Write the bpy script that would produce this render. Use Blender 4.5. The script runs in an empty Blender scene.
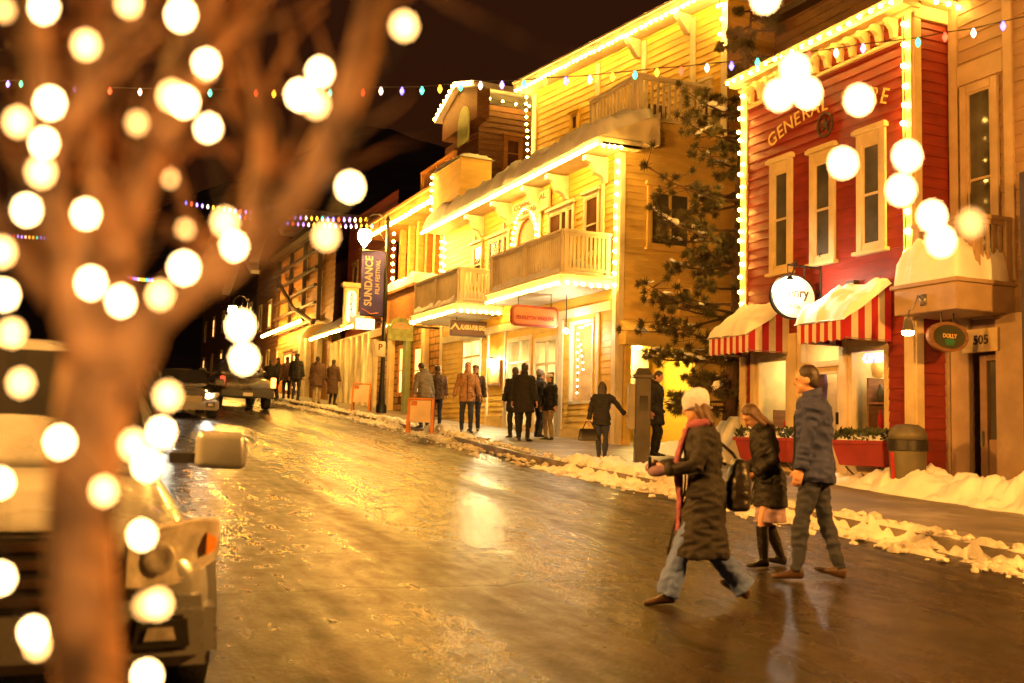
import bpy, bmesh, math, random
from mathutils import Vector, Matrix, noise
from math import sin, cos, pi, radians as R
random.seed(7)
sc = bpy.context.scene
COL = sc.collection
V = Vector
# ---------------------------------------------------------------- survey of the place (camera model used as a measuring tool)
FPX, PW, PH = 1050.0, 1024.0, 683.0
CAM = V((0, 0, 1.5)); YAW, PITCH, ROLL = R(23.7), R(5.2), R(1.5); SL = .058
_f = V((sin(YAW)*cos(PITCH), cos(YAW)*cos(PITCH), sin(PITCH)))
_r0 = V((cos(YAW), -sin(YAW), 0)); _u0 = _r0.cross(_f)
_r = _r0*cos(ROLL)+_u0*sin(ROLL); _u = -_r0*sin(ROLL)+_u0*cos(ROLL)
def ray(x, y): return _f+_r*((x-PW/2)/FPX)+_u*((PH/2-y)/FPX)
def at_x(x, y, X): d = ray(x, y); return CAM+d*((X-CAM.x)/d.x)
def at_y(x, y, Y): d = ray(x, y); return CAM+d*((Y-CAM.y)/d.y)
def at_z(x, y, Z): d = ray(x, y); return CAM+d*((Z-CAM.z)/d.z)
def at_d(x, y, D): return CAM+ray(x, y)*D
def gz(y): return SL*y
def gp(x, y, h=0):
    d = ray(x, y); n = V((0, -SL, 1)); t = (h-CAM.dot(n))/d.dot(n); return CAM+d*t
# ---------------------------------------------------------------- objects
ORG = {}
def props(o, label=None, cat=None, group=None, kind=None):
    if label: o['label'] = label
    if cat: o['category'] = cat
    if group: o['group'] = group
    if kind: o['kind'] = kind
    return o
def thing(name, label, cat, loc=(0, 0, 0), group=None):
    o = bpy.data.objects.new(name, None); o.empty_display_size = .2
    COL.objects.link(o); o.location = loc; ORG[o.name] = V(loc)
    return props(o, label, cat, group)
def place(name, mesh, parent=None, pos=None, mats=()):
    o = bpy.data.objects.new(name, mesh); COL.objects.link(o)
    if parent is not None:
        o.parent = parent; ORG[o.name] = ORG[parent.name]
        if pos is not None: o.location = V(pos)-ORG[parent.name]
    else:
        ORG[o.name] = V((0, 0, 0))
        if pos is not None: o.location = pos
    return o
class MB:
    def __init__(s): s.b = bmesh.new()
    def face(s, pts):
        try: return s.b.faces.new([s.b.verts.new(p) for p in pts])
        except ValueError: return None
    def hexa(s, p):            # 8 points: bottom 4, top 4
        v = [s.b.verts.new(q) for q in p]
        for f in ((3, 2, 1, 0), (4, 5, 6, 7), (0, 1, 5, 4), (1, 2, 6, 5), (2, 3, 7, 6), (3, 0, 4, 7)):
            s.b.faces.new([v[i] for i in f])
    def box(s, x0, x1, y0, y1, z0, z1, M=None):
        p = [V(q) for q in ((x0, y0, z0), (x1, y0, z0), (x1, y1, z0), (x0, y1, z0), (x0, y0, z1), (x1, y0, z1), (x1, y1, z1), (x0, y1, z1))]
        s.hexa([M @ q for q in p] if M else p)
    def rings(s, rs, cap=True, closed=False):
        vs = [[s.b.verts.new(p) for p in r] for r in rs]
        n = len(vs[0])
        for a, b in zip(vs, vs[1:]):
            for i in range(n):
                j = (i+1) % n
                s.b.faces.new((a[i], a[j], b[j], b[i]))
        if cap:
            s.b.faces.new(vs[0][::-1]); s.b.faces.new(vs[-1])
    def tube(s, path, rad, seg=8, flat=1.0, cap=True):
        path = [V(p) for p in path]; n = len(path)
        if not hasattr(rad, '__len__'): rad = [rad]*n
        rs = []; ref = None
        for i, p in enumerate(path):
            t = (path[min(i+1, n-1)]-path[max(i-1, 0)]).normalized()
            if ref is None: ref = V((0, 0, 1)) if abs(t.z) < .9 else V((1, 0, 0))
            a = t.cross(ref).normalized(); b = t.cross(a).normalized(); ref = -b if b.dot(ref) < 0 else b
            ref = a.cross(t)
            b = ref.normalized()
            rs.append([p+a*(rad[i]*cos(2*pi*k/seg))+b*(rad[i]*flat*sin(2*pi*k/seg)) for k in range(seg)])
        s.rings(rs, cap)
    def loft(s, secs, seg=14, power=2.0):   # (centre, ax, ay, a, b)
        rs = []
        for c, ax, ay, a, b in secs:
            ring = []
            for k in range(seg):
                t = 2*pi*k/seg; cx, sy = cos(t), sin(t)
                cx = math.copysign(abs(cx)**(2/power), cx); sy = math.copysign(abs(sy)**(2/power), sy)
                ring.append(V(c)+V(ax)*(a*cx)+V(ay)*(b*sy))
            rs.append(ring)
        s.rings(rs)
    def ell(s, c, r, seg=14, rin=9, M=None):
        c = V(c); rs = []
        for i in range(1, rin):
            ph = pi*i/rin
            ring = []
            for k in range(seg):
                t = 2*pi*k/seg; q = V((r[0]*sin(ph)*cos(t), r[1]*sin(ph)*sin(t), -r[2]*cos(ph)))
                ring.append(c+(M @ q if M else q))
            rs.append(ring)
        s.rings(rs)
    def lathe(s, prof, c, seg=20):         # prof: (r, z)
        c = V(c)
        s.rings([[c+V((max(r, .0005)*cos(2*pi*k/seg), max(r, .0005)*sin(2*pi*k/seg), z)) for k in range(seg)] for r, z in prof])
    def prism(s, poly, o, ex, ey, ez, d0, d1):
        o, ex, ey, ez = V(o), V(ex), V(ey), V(ez)
        s.rings([[o+ex*a+ey*b+ez*d for a, b in poly] for d in (d0, d1)])
    def mesh(s, me, M):
        b2 = bmesh.new(); b2.from_mesh(me); b2.transform(M)
        tmp = bpy.data.meshes.new('tmp'); b2.to_mesh(tmp); b2.free(); s.b.from_mesh(tmp); bpy.data.meshes.remove(tmp)
    def data(s, name, mat, smooth=False, org=None, angle=None):
        bmesh.ops.recalc_face_normals(s.b, faces=s.b.faces)
        if org is not None: bmesh.ops.translate(s.b, verts=s.b.verts, vec=-V(org))
        me = bpy.data.meshes.new(name); s.b.to_mesh(me); s.b.free()
        for m in (mat if isinstance(mat, (list, tuple)) else [mat]): me.materials.append(m)
        if smooth:
            me.polygons.foreach_set('use_smooth', [True]*len(me.polygons))
            if angle is not None: me.set_sharp_from_angle(angle=R(angle))
        return me
    def build(s, name, mat, parent=None, smooth=False, bevel=0, angle=None, label=None):
        if bevel:
            bmesh.ops.recalc_face_normals(s.b, faces=s.b.faces)
            es = [e for e in s.b.edges if len(e.link_faces) == 2 and e.calc_face_angle(0) > .5]
            bmesh.ops.bevel(s.b, geom=es, offset=bevel, segments=2, affect='EDGES', clamp_overlap=True)
            smooth = True; angle = 40
        me = s.data(name, mat, smooth, ORG[parent.name] if parent is not None else None, angle)
        o = place(name, me, parent)
        if label: o['label'] = label
        return o
def evaluated(me, mods):
    o = bpy.data.objects.new('tmp', me); COL.objects.link(o)
    for t, kw in mods:
        m = o.modifiers.new(t, t)
        for k, v in kw.items(): setattr(m, k, v)
    bpy.context.view_layer.update()
    dg = bpy.context.evaluated_depsgraph_get()
    r = bpy.data.meshes.new_from_object(o.evaluated_get(dg))
    bpy.data.objects.remove(o)
    return r
_font_cache = {}
def text_mesh(txt, size, ext=.004, bold=0):
    k = (txt, size, ext, bold)
    if k in _font_cache: return _font_cache[k]
    c = bpy.data.curves.new('t', 'FONT'); c.body = txt; c.size = size; c.extrude = ext; c.align_x = 'CENTER'; c.align_y = 'CENTER'
    c.offset = bold; c.resolution_u = 3
    o = bpy.data.objects.new('t', c); COL.objects.link(o); bpy.context.view_layer.update()
    me = bpy.data.meshes.new_from_object(o.evaluated_get(bpy.context.evaluated_depsgraph_get()))
    bpy.data.objects.remove(o); bpy.data.curves.remove(c)
    _font_cache[k] = me
    return me
def frame_matrix(o, right, up, n):
    right, up, n = V(right).normalized(), V(up).normalized(), V(n).normalized()
    return Matrix(((right.x, up.x, n.x, o[0]), (right.y, up.y, n.y, o[1]), (right.z, up.z, n.z, o[2]), (0, 0, 0, 1)))
# ---------------------------------------------------------------- vertical planes (facades)
class Fac:
    def __init__(s, p0, p1):
        s.p0 = V((p0[0], p0[1], 0)); s.p1 = V((p1[0], p1[1], 0)); d = s.p1-s.p0
        s.L = d.length; s.d = d.normalized(); s.n = V((s.d.y, -s.d.x, 0))
    def pt(s, u, z, w=0): return s.p0+s.d*u+s.n*w+V((0, 0, z))
    def uz(s, px, py, w=0):
        d = ray(px, py); o = s.p0+s.n*w; t = (o-CAM).dot(s.n)/d.dot(s.n); q = CAM+d*t
        return (q-s.p0).dot(s.d), q.z
    def r(s, xl, xr, yt, yb, w=0):
        cx = (xl+xr)/2; cy = (yt+yb)/2
        return s.uz(xl, cy, w)[0], s.uz(xr, cy, w)[0], s.uz(cx, yb, w)[1], s.uz(cx, yt, w)[1]
    def box(s, mb, u0, u1, z0, z1, w0, w1):
        mb.hexa([s.pt(u0, z0, w1), s.pt(u1, z0, w1), s.pt(u1, z0, w0), s.pt(u0, z0, w0), s.pt(u0, z1, w1), s.pt(u1, z1, w1), s.pt(u1, z1, w0), s.pt(u0, z1, w0)])
    def quad(s, mb, u0, u1, z0, z1, w): mb.face([s.pt(u0, z0, w), s.pt(u1, z0, w), s.pt(u1, z1, w), s.pt(u0, z1, w)])
    def siding(s, mb, u0, u1, z0, z1, holes=(), step=.13, dep=.018, w=0):
        cuts = sorted(set([round(z0, 5), round(z1, 5)]+[round(z0+i*step, 5) for i in range(1, int((z1-z0)/step)+1) if z0+i*step < z1-1e-4]+[round(min(max(h[k], z0), z1), 5) for h in holes for k in (2, 3)]))
        def wo(z, top):
            f = ((z-z0)/step) % 1.0
            if f < 1e-3 or f > .999: f = 1.0 if top else 0.0
            return w+dep*(1-f)
        for a, b in zip(cuts, cuts[1:]):
            if b-a < 1e-4: continue
            m = (a+b)/2; iv = [(u0, u1)]
            for h in holes:
                if h[2] < m < h[3]:
                    nv = []
                    for p, q in iv:
                        if h[1] <= p or h[0] >= q: nv.append((p, q)); continue
                        if h[0] > p: nv.append((p, h[0]))
                        if h[1] < q: nv.append((h[1], q))
                    iv = nv
            for p, q in iv:
                wa, wb = wo(a, False), wo(b, True)
                mb.face([s.pt(p, a, wa), s.pt(q, a, wa), s.pt(q, b, wb), s.pt(p, b, wb)])
                if abs(wa-w-dep) < 1e-6: mb.face([s.pt(p, a, w), s.pt(q, a, w), s.pt(q, a, wa), s.pt(p, a, wa)])
    def text(s, mb, txt, size, u, z, w, rot=0, ext=.004, bold=0, sx=1.0):
        M = frame_matrix(s.pt(u, z, w), s.d, (0, 0, 1), s.n) @ Matrix.Rotation(rot, 4, 'Z') @ Matrix.Diagonal((sx, 1, 1, 1))
        mb.mesh(text_mesh(txt, size, ext, bold), M)
# ---------------------------------------------------------------- materials
def nmat(name): 
    m = bpy.data.materials.new(name); m.use_nodes = True
    nt = m.node_tree; return m, nt, nt.nodes['Principled BSDF']
def mat(name, col, rough=.6, metal=0, var=.12, vscale=3.0, bump=.15, bscale=40.0, spec=.5, stretch=None, dirt=None, dscale=1.2, coat=0):
    m, nt, b = nmat(name); N, L = nt.nodes, nt.links
    b.inputs['Metallic'].default_value = metal; b.inputs['Specular IOR Level'].default_value = spec
    b.inputs['Coat Weight'].default_value = coat
    tc = N.new('ShaderNodeTexCoord'); mp = N.new('ShaderNodeMapping'); L.new(tc.outputs['Object'], mp.inputs[0])
    if stretch: mp.inputs['Scale'].default_value = stretch
    n1 = N.new('ShaderNodeTexNoise'); n1.inputs['Scale'].default_value = vscale; n1.inputs['Detail'].default_value = 5; L.new(mp.outputs[0], n1.inputs[0])
    rp = N.new('ShaderNodeValToRGB'); L.new(n1.outputs[0], rp.inputs[0])
    c = V(col[:3]); lo = c*(1-var*1.6); hi = c*(1+var*1.3)
    rp.color_ramp.elements[0].position = .3; rp.color_ramp.elements[1].position = .72
    rp.color_ramp.elements[0].color = (*[max(0, x) for x in lo], 1); rp.color_ramp.elements[1].color = (*[min(1, x) for x in hi], 1)
    out = rp.outputs[0]
    if dirt is not None:
        n3 = N.new('ShaderNodeTexNoise'); n3.inputs['Scale'].default_value = dscale; n3.inputs['Detail'].default_value = 7; n3.inputs['Roughness'].default_value = .65
        L.new(tc.outputs['Object'], n3.inputs[0])
        r3 = N.new('ShaderNodeValToRGB'); r3.color_ramp.elements[0].position = .5; r3.color_ramp.elements[1].position = .72; L.new(n3.outputs[0], r3.inputs[0])
        mx = N.new('ShaderNodeMix'); mx.data_type = 'RGBA'; L.new(r3.outputs[0], mx.inputs[0]); L.new(out, mx.inputs[6]); mx.inputs[7].default_value = (*dirt, 1); out = mx.outputs[2]
    L.new(out, b.inputs['Base Color'])
    n2 = N.new('ShaderNodeTexNoise'); n2.inputs['Scale'].default_value = bscale; n2.inputs['Detail'].default_value = 4; L.new(mp.outputs[0], n2.inputs[0])
    mr = N.new('ShaderNodeMapRange'); L.new(n1.outputs[0], mr.inputs[0]); mr.inputs[3].default_value = max(.02, rough-.12); mr.inputs[4].default_value = min(1, rough+.12); L.new(mr.outputs[0], b.inputs['Roughness'])
    if bump:
        bp = N.new('ShaderNodeBump'); bp.inputs['Strength'].default_value = bump; bp.inputs['Distance'].default_value = .02; L.new(n2.outputs[0], bp.inputs['Height']); L.new(bp.outputs[0], b.inputs['Normal'])
    return m
def emis(name, col, st):
    m, nt, b = nmat(name)
    b.inputs['Base Color'].default_value = (*col, 1); b.inputs['Emission Color'].default_value = (*col, 1); b.inputs['Emission Strength'].default_value = st
    return m
def glassm(name, tint=(1, 1, 1), refl=.12):
    m = bpy.data.materials.new(name); m.use_nodes = True; nt = m.node_tree; N, L = nt.nodes, nt.links; N.clear()
    o = N.new('ShaderNodeOutputMaterial'); mx = N.new('ShaderNodeMixShader'); t = N.new('ShaderNodeBsdfTransparent'); g = N.new('ShaderNodeBsdfGlossy')
    t.inputs[0].default_value = (*tint, 1); g.inputs['Roughness'].default_value = .04; 
    fr = N.new('ShaderNodeLayerWeight'); pw = N.new('ShaderNodeMath'); pw.operation = 'POWER'; pw.inputs[1].default_value = 4; L.new(fr.outputs['Facing'], pw.inputs[0])
    mr = N.new('ShaderNodeMath'); mr.operation = 'MULTIPLY_ADD'; mr.inputs[1].default_value = .8; mr.inputs[2].default_value = refl*.3; L.new(pw.outputs[0], mr.inputs[0])
    L.new(mr.outputs[0], mx.inputs[0]); L.new(t.outputs[0], mx.inputs[1]); L.new(g.outputs[0], mx.inputs[2]); L.new(mx.outputs[0], o.inputs[0])
    return m
def brickm(name, c1, c2, mortar, scale=1.0, rough=.8, axis='x'):
    m, nt, b = nmat(name); N, L = nt.nodes, nt.links
    tc = N.new('ShaderNodeTexCoord'); sp = N.new('ShaderNodeSeparateXYZ'); cb = N.new('ShaderNodeCombineXYZ'); L.new(tc.outputs['Object'], sp.inputs[0])
    L.new(sp.outputs['Y' if axis == 'x' else 'X'], cb.inputs[0]); L.new(sp.outputs['Z'], cb.inputs[1])
    br = N.new('ShaderNodeTexBrick'); L.new(cb.outputs[0], br.inputs[0]); br.inputs['Scale'].default_value = scale
    br.inputs['Color1'].default_value = (*c1, 1); br.inputs['Color2'].default_value = (*c2, 1); br.inputs['Mortar'].default_value = (*mortar, 1); br.inputs['Mortar Size'].default_value = .03
    nz = N.new('ShaderNodeTexNoise'); nz.inputs['Scale'].default_value = 5; L.new(tc.outputs['Object'], nz.inputs[0])
    hs = N.new('ShaderNodeHueSaturation'); L.new(br.outputs[0], hs.inputs['Color']); mr = N.new('ShaderNodeMapRange'); L.new(nz.outputs[0], mr.inputs[0]); mr.inputs[3].default_value = .6; mr.inputs[4].default_value = 1.4; L.new(mr.outputs[0], hs.inputs['Value'])
    L.new(hs.outputs[0], b.inputs['Base Color']); b.inputs['Roughness'].default_value = rough
    bp = N.new('ShaderNodeBump'); bp.inputs['Strength'].default_value = .6; bp.inputs['Distance'].default_value = .02; iv = N.new('ShaderNodeMath'); iv.operation = 'SUBTRACT'; iv.inputs[0].default_value = 1; L.new(br.outputs['Fac'], iv.inputs[1]); L.new(iv.outputs[0], bp.inputs['Height']); L.new(bp.outputs[0], b.inputs['Normal'])
    return m
M = {}
wood = (6, 6, 1.2)
M['yellow'] = mat('yellow_paint', (.70, .47, .085), .55, var=.10, vscale=1.6, bump=.12, bscale=30, stretch=(1, 1, 4), dirt=(.52, .34, .07))
M['paleyellow'] = mat('lightened_yellow_paint', (.70, .50, .15), .6, var=.1, vscale=1.4, bump=.12, stretch=(1, 1, 4), dirt=(.56, .38, .11))  # yellow building's paint lightened to stand in for light its side wall lacks
M['red'] = mat('red_paint', (.22, .024, .013), .5, var=.16, vscale=2.2, bump=.14, bscale=30, stretch=(1, 1, 5), dirt=(.16, .018, .010))
M['cream'] = mat('cream_trim_paint', (.62, .50, .27), .5, var=.09, vscale=3, bump=.1, dirt=(.48, .37, .19))
M['white'] = mat('white_trim_paint', (.72, .64, .46), .5, var=.08, vscale=3, bump=.1, dirt=(.55, .47, .33))
M['gray'] = mat('brown_gray_paint', (.30, .19, .11), .6, var=.1, vscale=1.6, bump=.12, stretch=(1, 1, 4), dirt=(.22, .13, .075))
M['graytrim'] = mat('taupe_trim_paint', (.40, .29, .185), .55, var=.1, vscale=3, bump=.1, dirt=(.30, .21, .125))
M['brown'] = mat('brown_wood', (.24, .12, .055), .65, var=.2, vscale=4, bump=.2, stretch=(1, 1, 6))
M['darkwood'] = mat('dark_wood', (.055, .03, .018), .6, var=.25, vscale=4, bump=.2, stretch=wood)
M['orange'] = mat('orange_wood', (.50, .25, .07), .6, var=.15, vscale=3, bump=.15, stretch=(1, 1, 4))
M['snow'] = mat('snow_white', (.88, .88, .86), .75, var=.05, vscale=2, bump=.5, bscale=14, spec=.3)
M['dirtysnow'] = mat('dirty_snow', (.72, .69, .64), .8, var=.15, vscale=3, bump=.7, bscale=13, spec=.3, dirt=(.26, .20, .14), dscale=2.6)
M['black'] = mat('black_metal', (.018, .017, .016), .4, metal=.3, var=.2, bump=.05)
M['dark'] = mat('dark_interior', (.03, .02, .014), .8, var=.2)
M['steel'] = mat('grey_steel', (.35, .33, .30), .35, metal=.8, var=.1, bump=.05)
M['pane'] = mat('dark_window_glass', (.085, .080, .060), .08, var=.4, vscale=1.2, bump=0, spec=.6)
M['brownpane'] = mat('curtained_window_glass', (.12, .055, .022), .10, var=.35, vscale=1.5, bump=0, spec=.6)
M['glass'] = glassm('shop_glass')
WARM = (1, .60, .20)
M['bulb'] = emis('warm_bulb_light', (1, .52, .08), 205)
M['bulbsmall'] = emis('small_bulb_light', (1, .70, .40), 28)
M['treebulb'] = emis('tree_bulb_light', (1, .62, .24), 55)
M['treebulbsoft'] = emis('soft_tree_bulb_light', (1, .52, .15), 20)
M['treebulbdim'] = emis('dim_tree_bulb_light', (1, .50, .14), 9)
for k, c in dict(blue=(.16, .16, 1), green=(.05, .8, .45), amber=(1, .5, .03), clear=(1, .72, .55), violet=(.4, .25, 1), red=(1, .07, .03)).items(): M['c_'+k] = emis(k+'_bulb_light', c, 4.0)
M['lampglobe'] = emis('street_lamp_light', (1, .40, .062), 2100); M['lampglobefar'] = emis('far_street_lamp_light', (1, .45, .075), 1100)
# ================================================================= GROUND
def kerb_x(y):
    T = [(-90, 8.3), (14, 8.25), (18, 8.2), (24, 8.75), (29, 9.15), (45, 9.5), (200, 9.6)]
    for (a, p), (b, q) in zip(T, T[1:]):
        if a <= y <= b: return p+(q-p)*(y-a)/(b-a)
    return 8.3
ROADL = -2.2
def asphalt():
    m, nt, b = nmat('wet_asphalt'); N, L = nt.nodes, nt.links
    tc = N.new('ShaderNodeTexCoord')
    def noi(scale, det=5, st=None, rough=.55):
        n = N.new('ShaderNodeTexNoise'); n.inputs['Scale'].default_value = scale; n.inputs['Detail'].default_value = det; n.inputs['Roughness'].default_value = rough
        if st:
            mp = N.new('ShaderNodeMapping'); mp.inputs['Scale'].default_value = st; L.new(tc.outputs['Object'], mp.inputs[0]); L.new(mp.outputs[0], n.inputs[0])
        else: L.new(tc.outputs['Object'], n.inputs[0])
        return n.outputs[0]
    def rng(src, a, b_, c, d):
        r = N.new('ShaderNodeMapRange'); L.new(src, r.inputs[0]); r.inputs[1].default_value = a; r.inputs[2].default_value = b_; r.inputs[3].default_value = c; r.inputs[4].default_value = d; return r.outputs[0]
    def mth(op, a, b_=None, c=None):
        n = N.new('ShaderNodeMath'); n.operation = op
        for i, v in enumerate((a, b_, c)):
            if v is None: continue
            if isinstance(v, (int, float)): n.inputs[i].default_value = v
            else: L.new(v, n.inputs[i])
        return n.outputs[0]
    def mixc(f, c1, c2):
        n = N.new('ShaderNodeMix'); n.data_type = 'RGBA'; L.new(f, n.inputs[0])
        for i, v in ((6, c1), (7, c2)):
            if isinstance(v, tuple): n.inputs[i].default_value = v
            else: L.new(v, n.inputs[i])
        return n.outputs[2]
    tracks = noi(1.15, 5, (1, .07, 1), .6); big = noi(.5, 6, (1, .35, 1), .65); mid = noi(6, 4, (1, .6, 1), .55); pat = noi(1.9, 6, (1, .45, 1), .72)
    grit = noi(34, 3, None, .6); fine = noi(110, 2)
    vo = N.new('ShaderNodeTexVoronoi'); vo.inputs['Scale'].default_value = 62; L.new(tc.outputs['Object'], vo.inputs[0])
    c = mixc(rng(pat, .32, .72, 0, 1), (.008, .006, .004, 1), (.036, .025, .015, 1))
    c = mixc(rng(grit, .54, .70, 0, .5), c, (.06, .042, .026, 1))
    c = mixc(mth('MULTIPLY', rng(tracks, .50, .70, 0, .3), rng(mid, .30, .70, .3, .8)), c, (.065, .047, .03, 1))
    sx = N.new('ShaderNodeSeparateXYZ'); L.new(tc.outputs['Object'], sx.inputs[0])
    wob = noi(1.4, 5); X = mth('MULTIPLY_ADD', wob, .5, sx.outputs['X']); Y = mth('MULTIPLY_ADD', wob, .6, sx.outputs['Y'])
    def line(src, at, w): return rng(mth('ABSOLUTE', mth('SUBTRACT', src, at)), 0, w, 1, 0)
    l1 = mth('MULTIPLY', line(X, 3.75, .16), rng(mid, .42, .56, 0, 1)); l1b = mth('MULTIPLY', line(X, 5.0, .12), rng(pat, .45, .6, 0, .8)); l2 = line(mth('PINGPONG', Y, 4.1), .7, .025)
    ln = mth('MAXIMUM', mth('MAXIMUM', l1, l1b), l2)
    c = mixc(ln, c, (.008, .007, .006, 1)); L.new(c, b.inputs['Base Color'])
    r = mth('ADD', rng(big, .36, .66, .19, .30), mth('ADD', rng(tracks, .42, .62, -.07, .16), rng(mid, .3, .7, -.04, .12))); L.new(r, b.inputs['Roughness'])
    b.inputs['Specular IOR Level'].default_value = .055
    h = mth('MULTIPLY_ADD', grit, 1.5, mth('MULTIPLY_ADD', vo.outputs[0], .4, mth('MULTIPLY_ADD', mid, .12, mth('MULTIPLY', fine, .25)))); h = mth('MULTIPLY_ADD', ln, -1.2, h)
    bp = N.new('ShaderNodeBump'); bp.inputs['Strength'].default_value = .34; bp.inputs['Distance'].default_value = .012; L.new(h, bp.inputs['Height']); L.new(bp.outputs[0], b.inputs['Normal'])
    return m
M['asphalt'] = asphalt()
M['concrete'] = mat('damp_concrete', (.17, .145, .115), .5, var=.3, vscale=1.5, bump=.3, bscale=30, spec=.6, dirt=(.38, .35, .30), dscale=1.1)
M['earth'] = mat('frozen_ground', (.06, .05, .04), .9, var=.3)
b = MB(); ys = [-90, -40, -20, -5]+[i*1.0 for i in range(0, 60)]+[60, 80, 120, 200]
for a, c in zip(ys, ys[1:]): b.face([(ROADL, a, gz(a)), (kerb_x(a), a, gz(a)), (kerb_x(c), c, gz(c)), (ROADL, c, gz(c))])
props(b.build('road', M['asphalt']), kind='structure')
def slab(name, xin, xout, h, y0, y1):
    b = MB(); yy = [y for y in ys if y0 <= y <= y1]
    for a, c in zip(yy, yy[1:]):
        p = [(xin(a), a, gz(a)-.2), (xin(c), c, gz(c)-.2), (xin(c), c, gz(c)+h), (xin(a), a, gz(a)+h)]
        q = [(xout(a), a, gz(a)-.2), (xout(c), c, gz(c)-.2), (xout(c), c, gz(c)+h), (xout(a), a, gz(a)+h)]
        b.face(p); b.face([p[3], p[2], q[2], q[3]]); b.face(q)
    return props(b.build(name, M['concrete']), kind='structure')
slab('kerb', lambda y: kerb_x(y), lambda y: kerb_x(y)+.16, .148, -90, 200)
slab('pavement', lambda y: kerb_x(y)+.165, lambda y: 22, .152, -90, 200)
slab('pavement', lambda y: -14, lambda y: ROADL-.005, .15, -90, 200)
b = MB(); b.face([(-500, -300, gz(-300)-.05), (500, -300, gz(-300)-.05), (500, 320, gz(320)-.05), (-500, 320, gz(320)-.05)])
props(b.build('ground', M['earth']), kind='structure')
# dark wooded hillside closing the street
M['hill'] = mat('wooded_hillside', (.035, .032, .022), .95, var=.5, vscale=.12, bump=.4, bscale=1)
b = MB(); nx, ny = 60, 16; g = [[None]*nx for _ in range(ny)]
for j in range(ny):
    for i in range(nx):
        x = -420+840*i/(nx-1); y = 180+j*18
        z = gz(200)+(j/(ny-1))**.8*130*(.6+.7*noise.noise(V((x*.006, 3, .5))))+8*noise.noise(V((x*.03, y*.03, 0)))-6
        g[j][i] = b.b.verts.new((x, y, z))
for j in range(ny-1):
    for i in range(nx-1): b.b.faces.new((g[j][i], g[j][i+1], g[j+1][i+1], g[j+1][i]))
props(b.build('hills', M['hill'], smooth=True), kind='structure')
# ---------------------------------------------------------------- snow
def snow_strip(name, y0, y1, x0f, x1f, hf, base, step=.07, nx=14, mt='dirtysnow', seed=0, freq=2.6):
    b = MB(); n = int((y1-y0)/step)+1; G = []
    for i in range(n+1):
        y = y0+(y1-y0)*i/n; x0, x1 = x0f(y), x1f(y); row = []
        for k in range(nx+1):
            t = k/nx; x = x0+(x1-x0)*t
            s = sin(pi*t)**.7 if 0 < t < 1 else 0
            q = noise.fractal(V((x*freq+seed, y*freq, seed*1.7)), 1.0, 2.1, 5)
            q2 = noise.noise(V((x*9+seed, y*9, 1.3)))+.3*noise.noise(V((x*19+seed, y*19, 2.3)))
            h = hf(y, t)*s*(1+.75*q)+.05*q2*min(1, s*2)-.03+.05*q
            if i in (0, n) or k in (0, nx): h = -.08
            row.append(b.b.verts.new((x+.03*q2, y+.03*q, gz(y)+base(x, y)+h)))
        G.append(row)
    for r0, r1 in zip(G, G[1:]):
        for a, c, d, e in zip(r0, r0[1:], r1[1:], r1): b.b.faces.new((a, c, d, e))
    return props(b.build(name, M[mt], smooth=True), kind='stuff')
bk = lambda x, y: .15 if x > kerb_x(y) else 0
def hk(y, t): 
    v = noise.noise(V((y*.35, 7.1, 0)))
    return max(.012, .055+.13*v) if y < 21.5 else max(.012, .06+.12*v)
snow_strip('snow', 2.5, 13.6, lambda y: kerb_x(y)-.42, lambda y: kerb_x(y)+.38, hk, bk, .03, 24, 'dirtysnow', 1)
snow_strip('snow', 13.2, 16.9, lambda y: kerb_x(y)-.50, lambda y: kerb_x(y)+1.15, lambda y, t: .11*min(1, (y-13.1)*1.1)*min(1, (17-y)*1.5)+.01, bk, .03, 40, 'snow', 4, 3.2)
snow_strip('snow', 20.5, 60, lambda y: kerb_x(y)-.35, lambda y: kerb_x(y)+.55, hk, bk, .08, 14, 'dirtysnow', 2)
snow_strip('snow', 6.0, 14.6, lambda y: 11.05 if y < 13 else 11.05+.5*(y-13), lambda y: 12.75 if y < 11.9 else 12.02, lambda y, t: (.31 if y < 12.2 else max(.05, .31-.2*(y-12.2)))*(1.2-.4*abs(t-.6)), lambda x, y: .13, .03, 36, 'snow', 9, 1.7)
snow_strip('snow', 16.45, 20.2, lambda y: 11.3+.1*(y-16.4), lambda y: 15.5, lambda y, t: .85*max(.1, 1-abs(y-17.3)/3), lambda x, y: .13, .07, 26, 'snow', 12, 1.1)
def clods(y0, y1, n, x0f, x1f, seed, mt):
    rd = random.Random(seed); b = MB()
    for i in range(n):
        y = rd.uniform(y0, y1); t = min(1, max(0, rd.gauss(.45, .25))); x = x0f(y)+(x1f(y)-x0f(y))*t; s = rd.uniform(.012, .05)*(1 if rd.random() < .8 else 1.5)
        h = max(.0, .5*hk(y, t)*sin(pi*t)) if 0 < t < 1 else 0
        n0 = len(b.b.verts); bmesh.ops.create_icosphere(b.b, subdivisions=1, radius=s); b.b.verts.ensure_lookup_table()
        sc_ = V((rd.uniform(.7, 1.4), rd.uniform(.7, 1.4), rd.uniform(.5, .9)))
        for v in b.b.verts[n0:]: v.co = V((v.co.x*sc_.x, v.co.y*sc_.y, v.co.z*sc_.z))*rd.uniform(.75, 1.25)+V((x, y, gz(y)+bk(x, y)+h+s*.2))
    return props(b.build('snow', M[mt]), kind='stuff')
clods(3, 22, 700, lambda y: kerb_x(y)-.6, lambda y: kerb_x(y)+.5, 1, 'dirtysnow'); clods(21, 52, 900, lambda y: kerb_x(y)-.55, lambda y: kerb_x(y)+.75, 2, 'dirtysnow')
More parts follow.
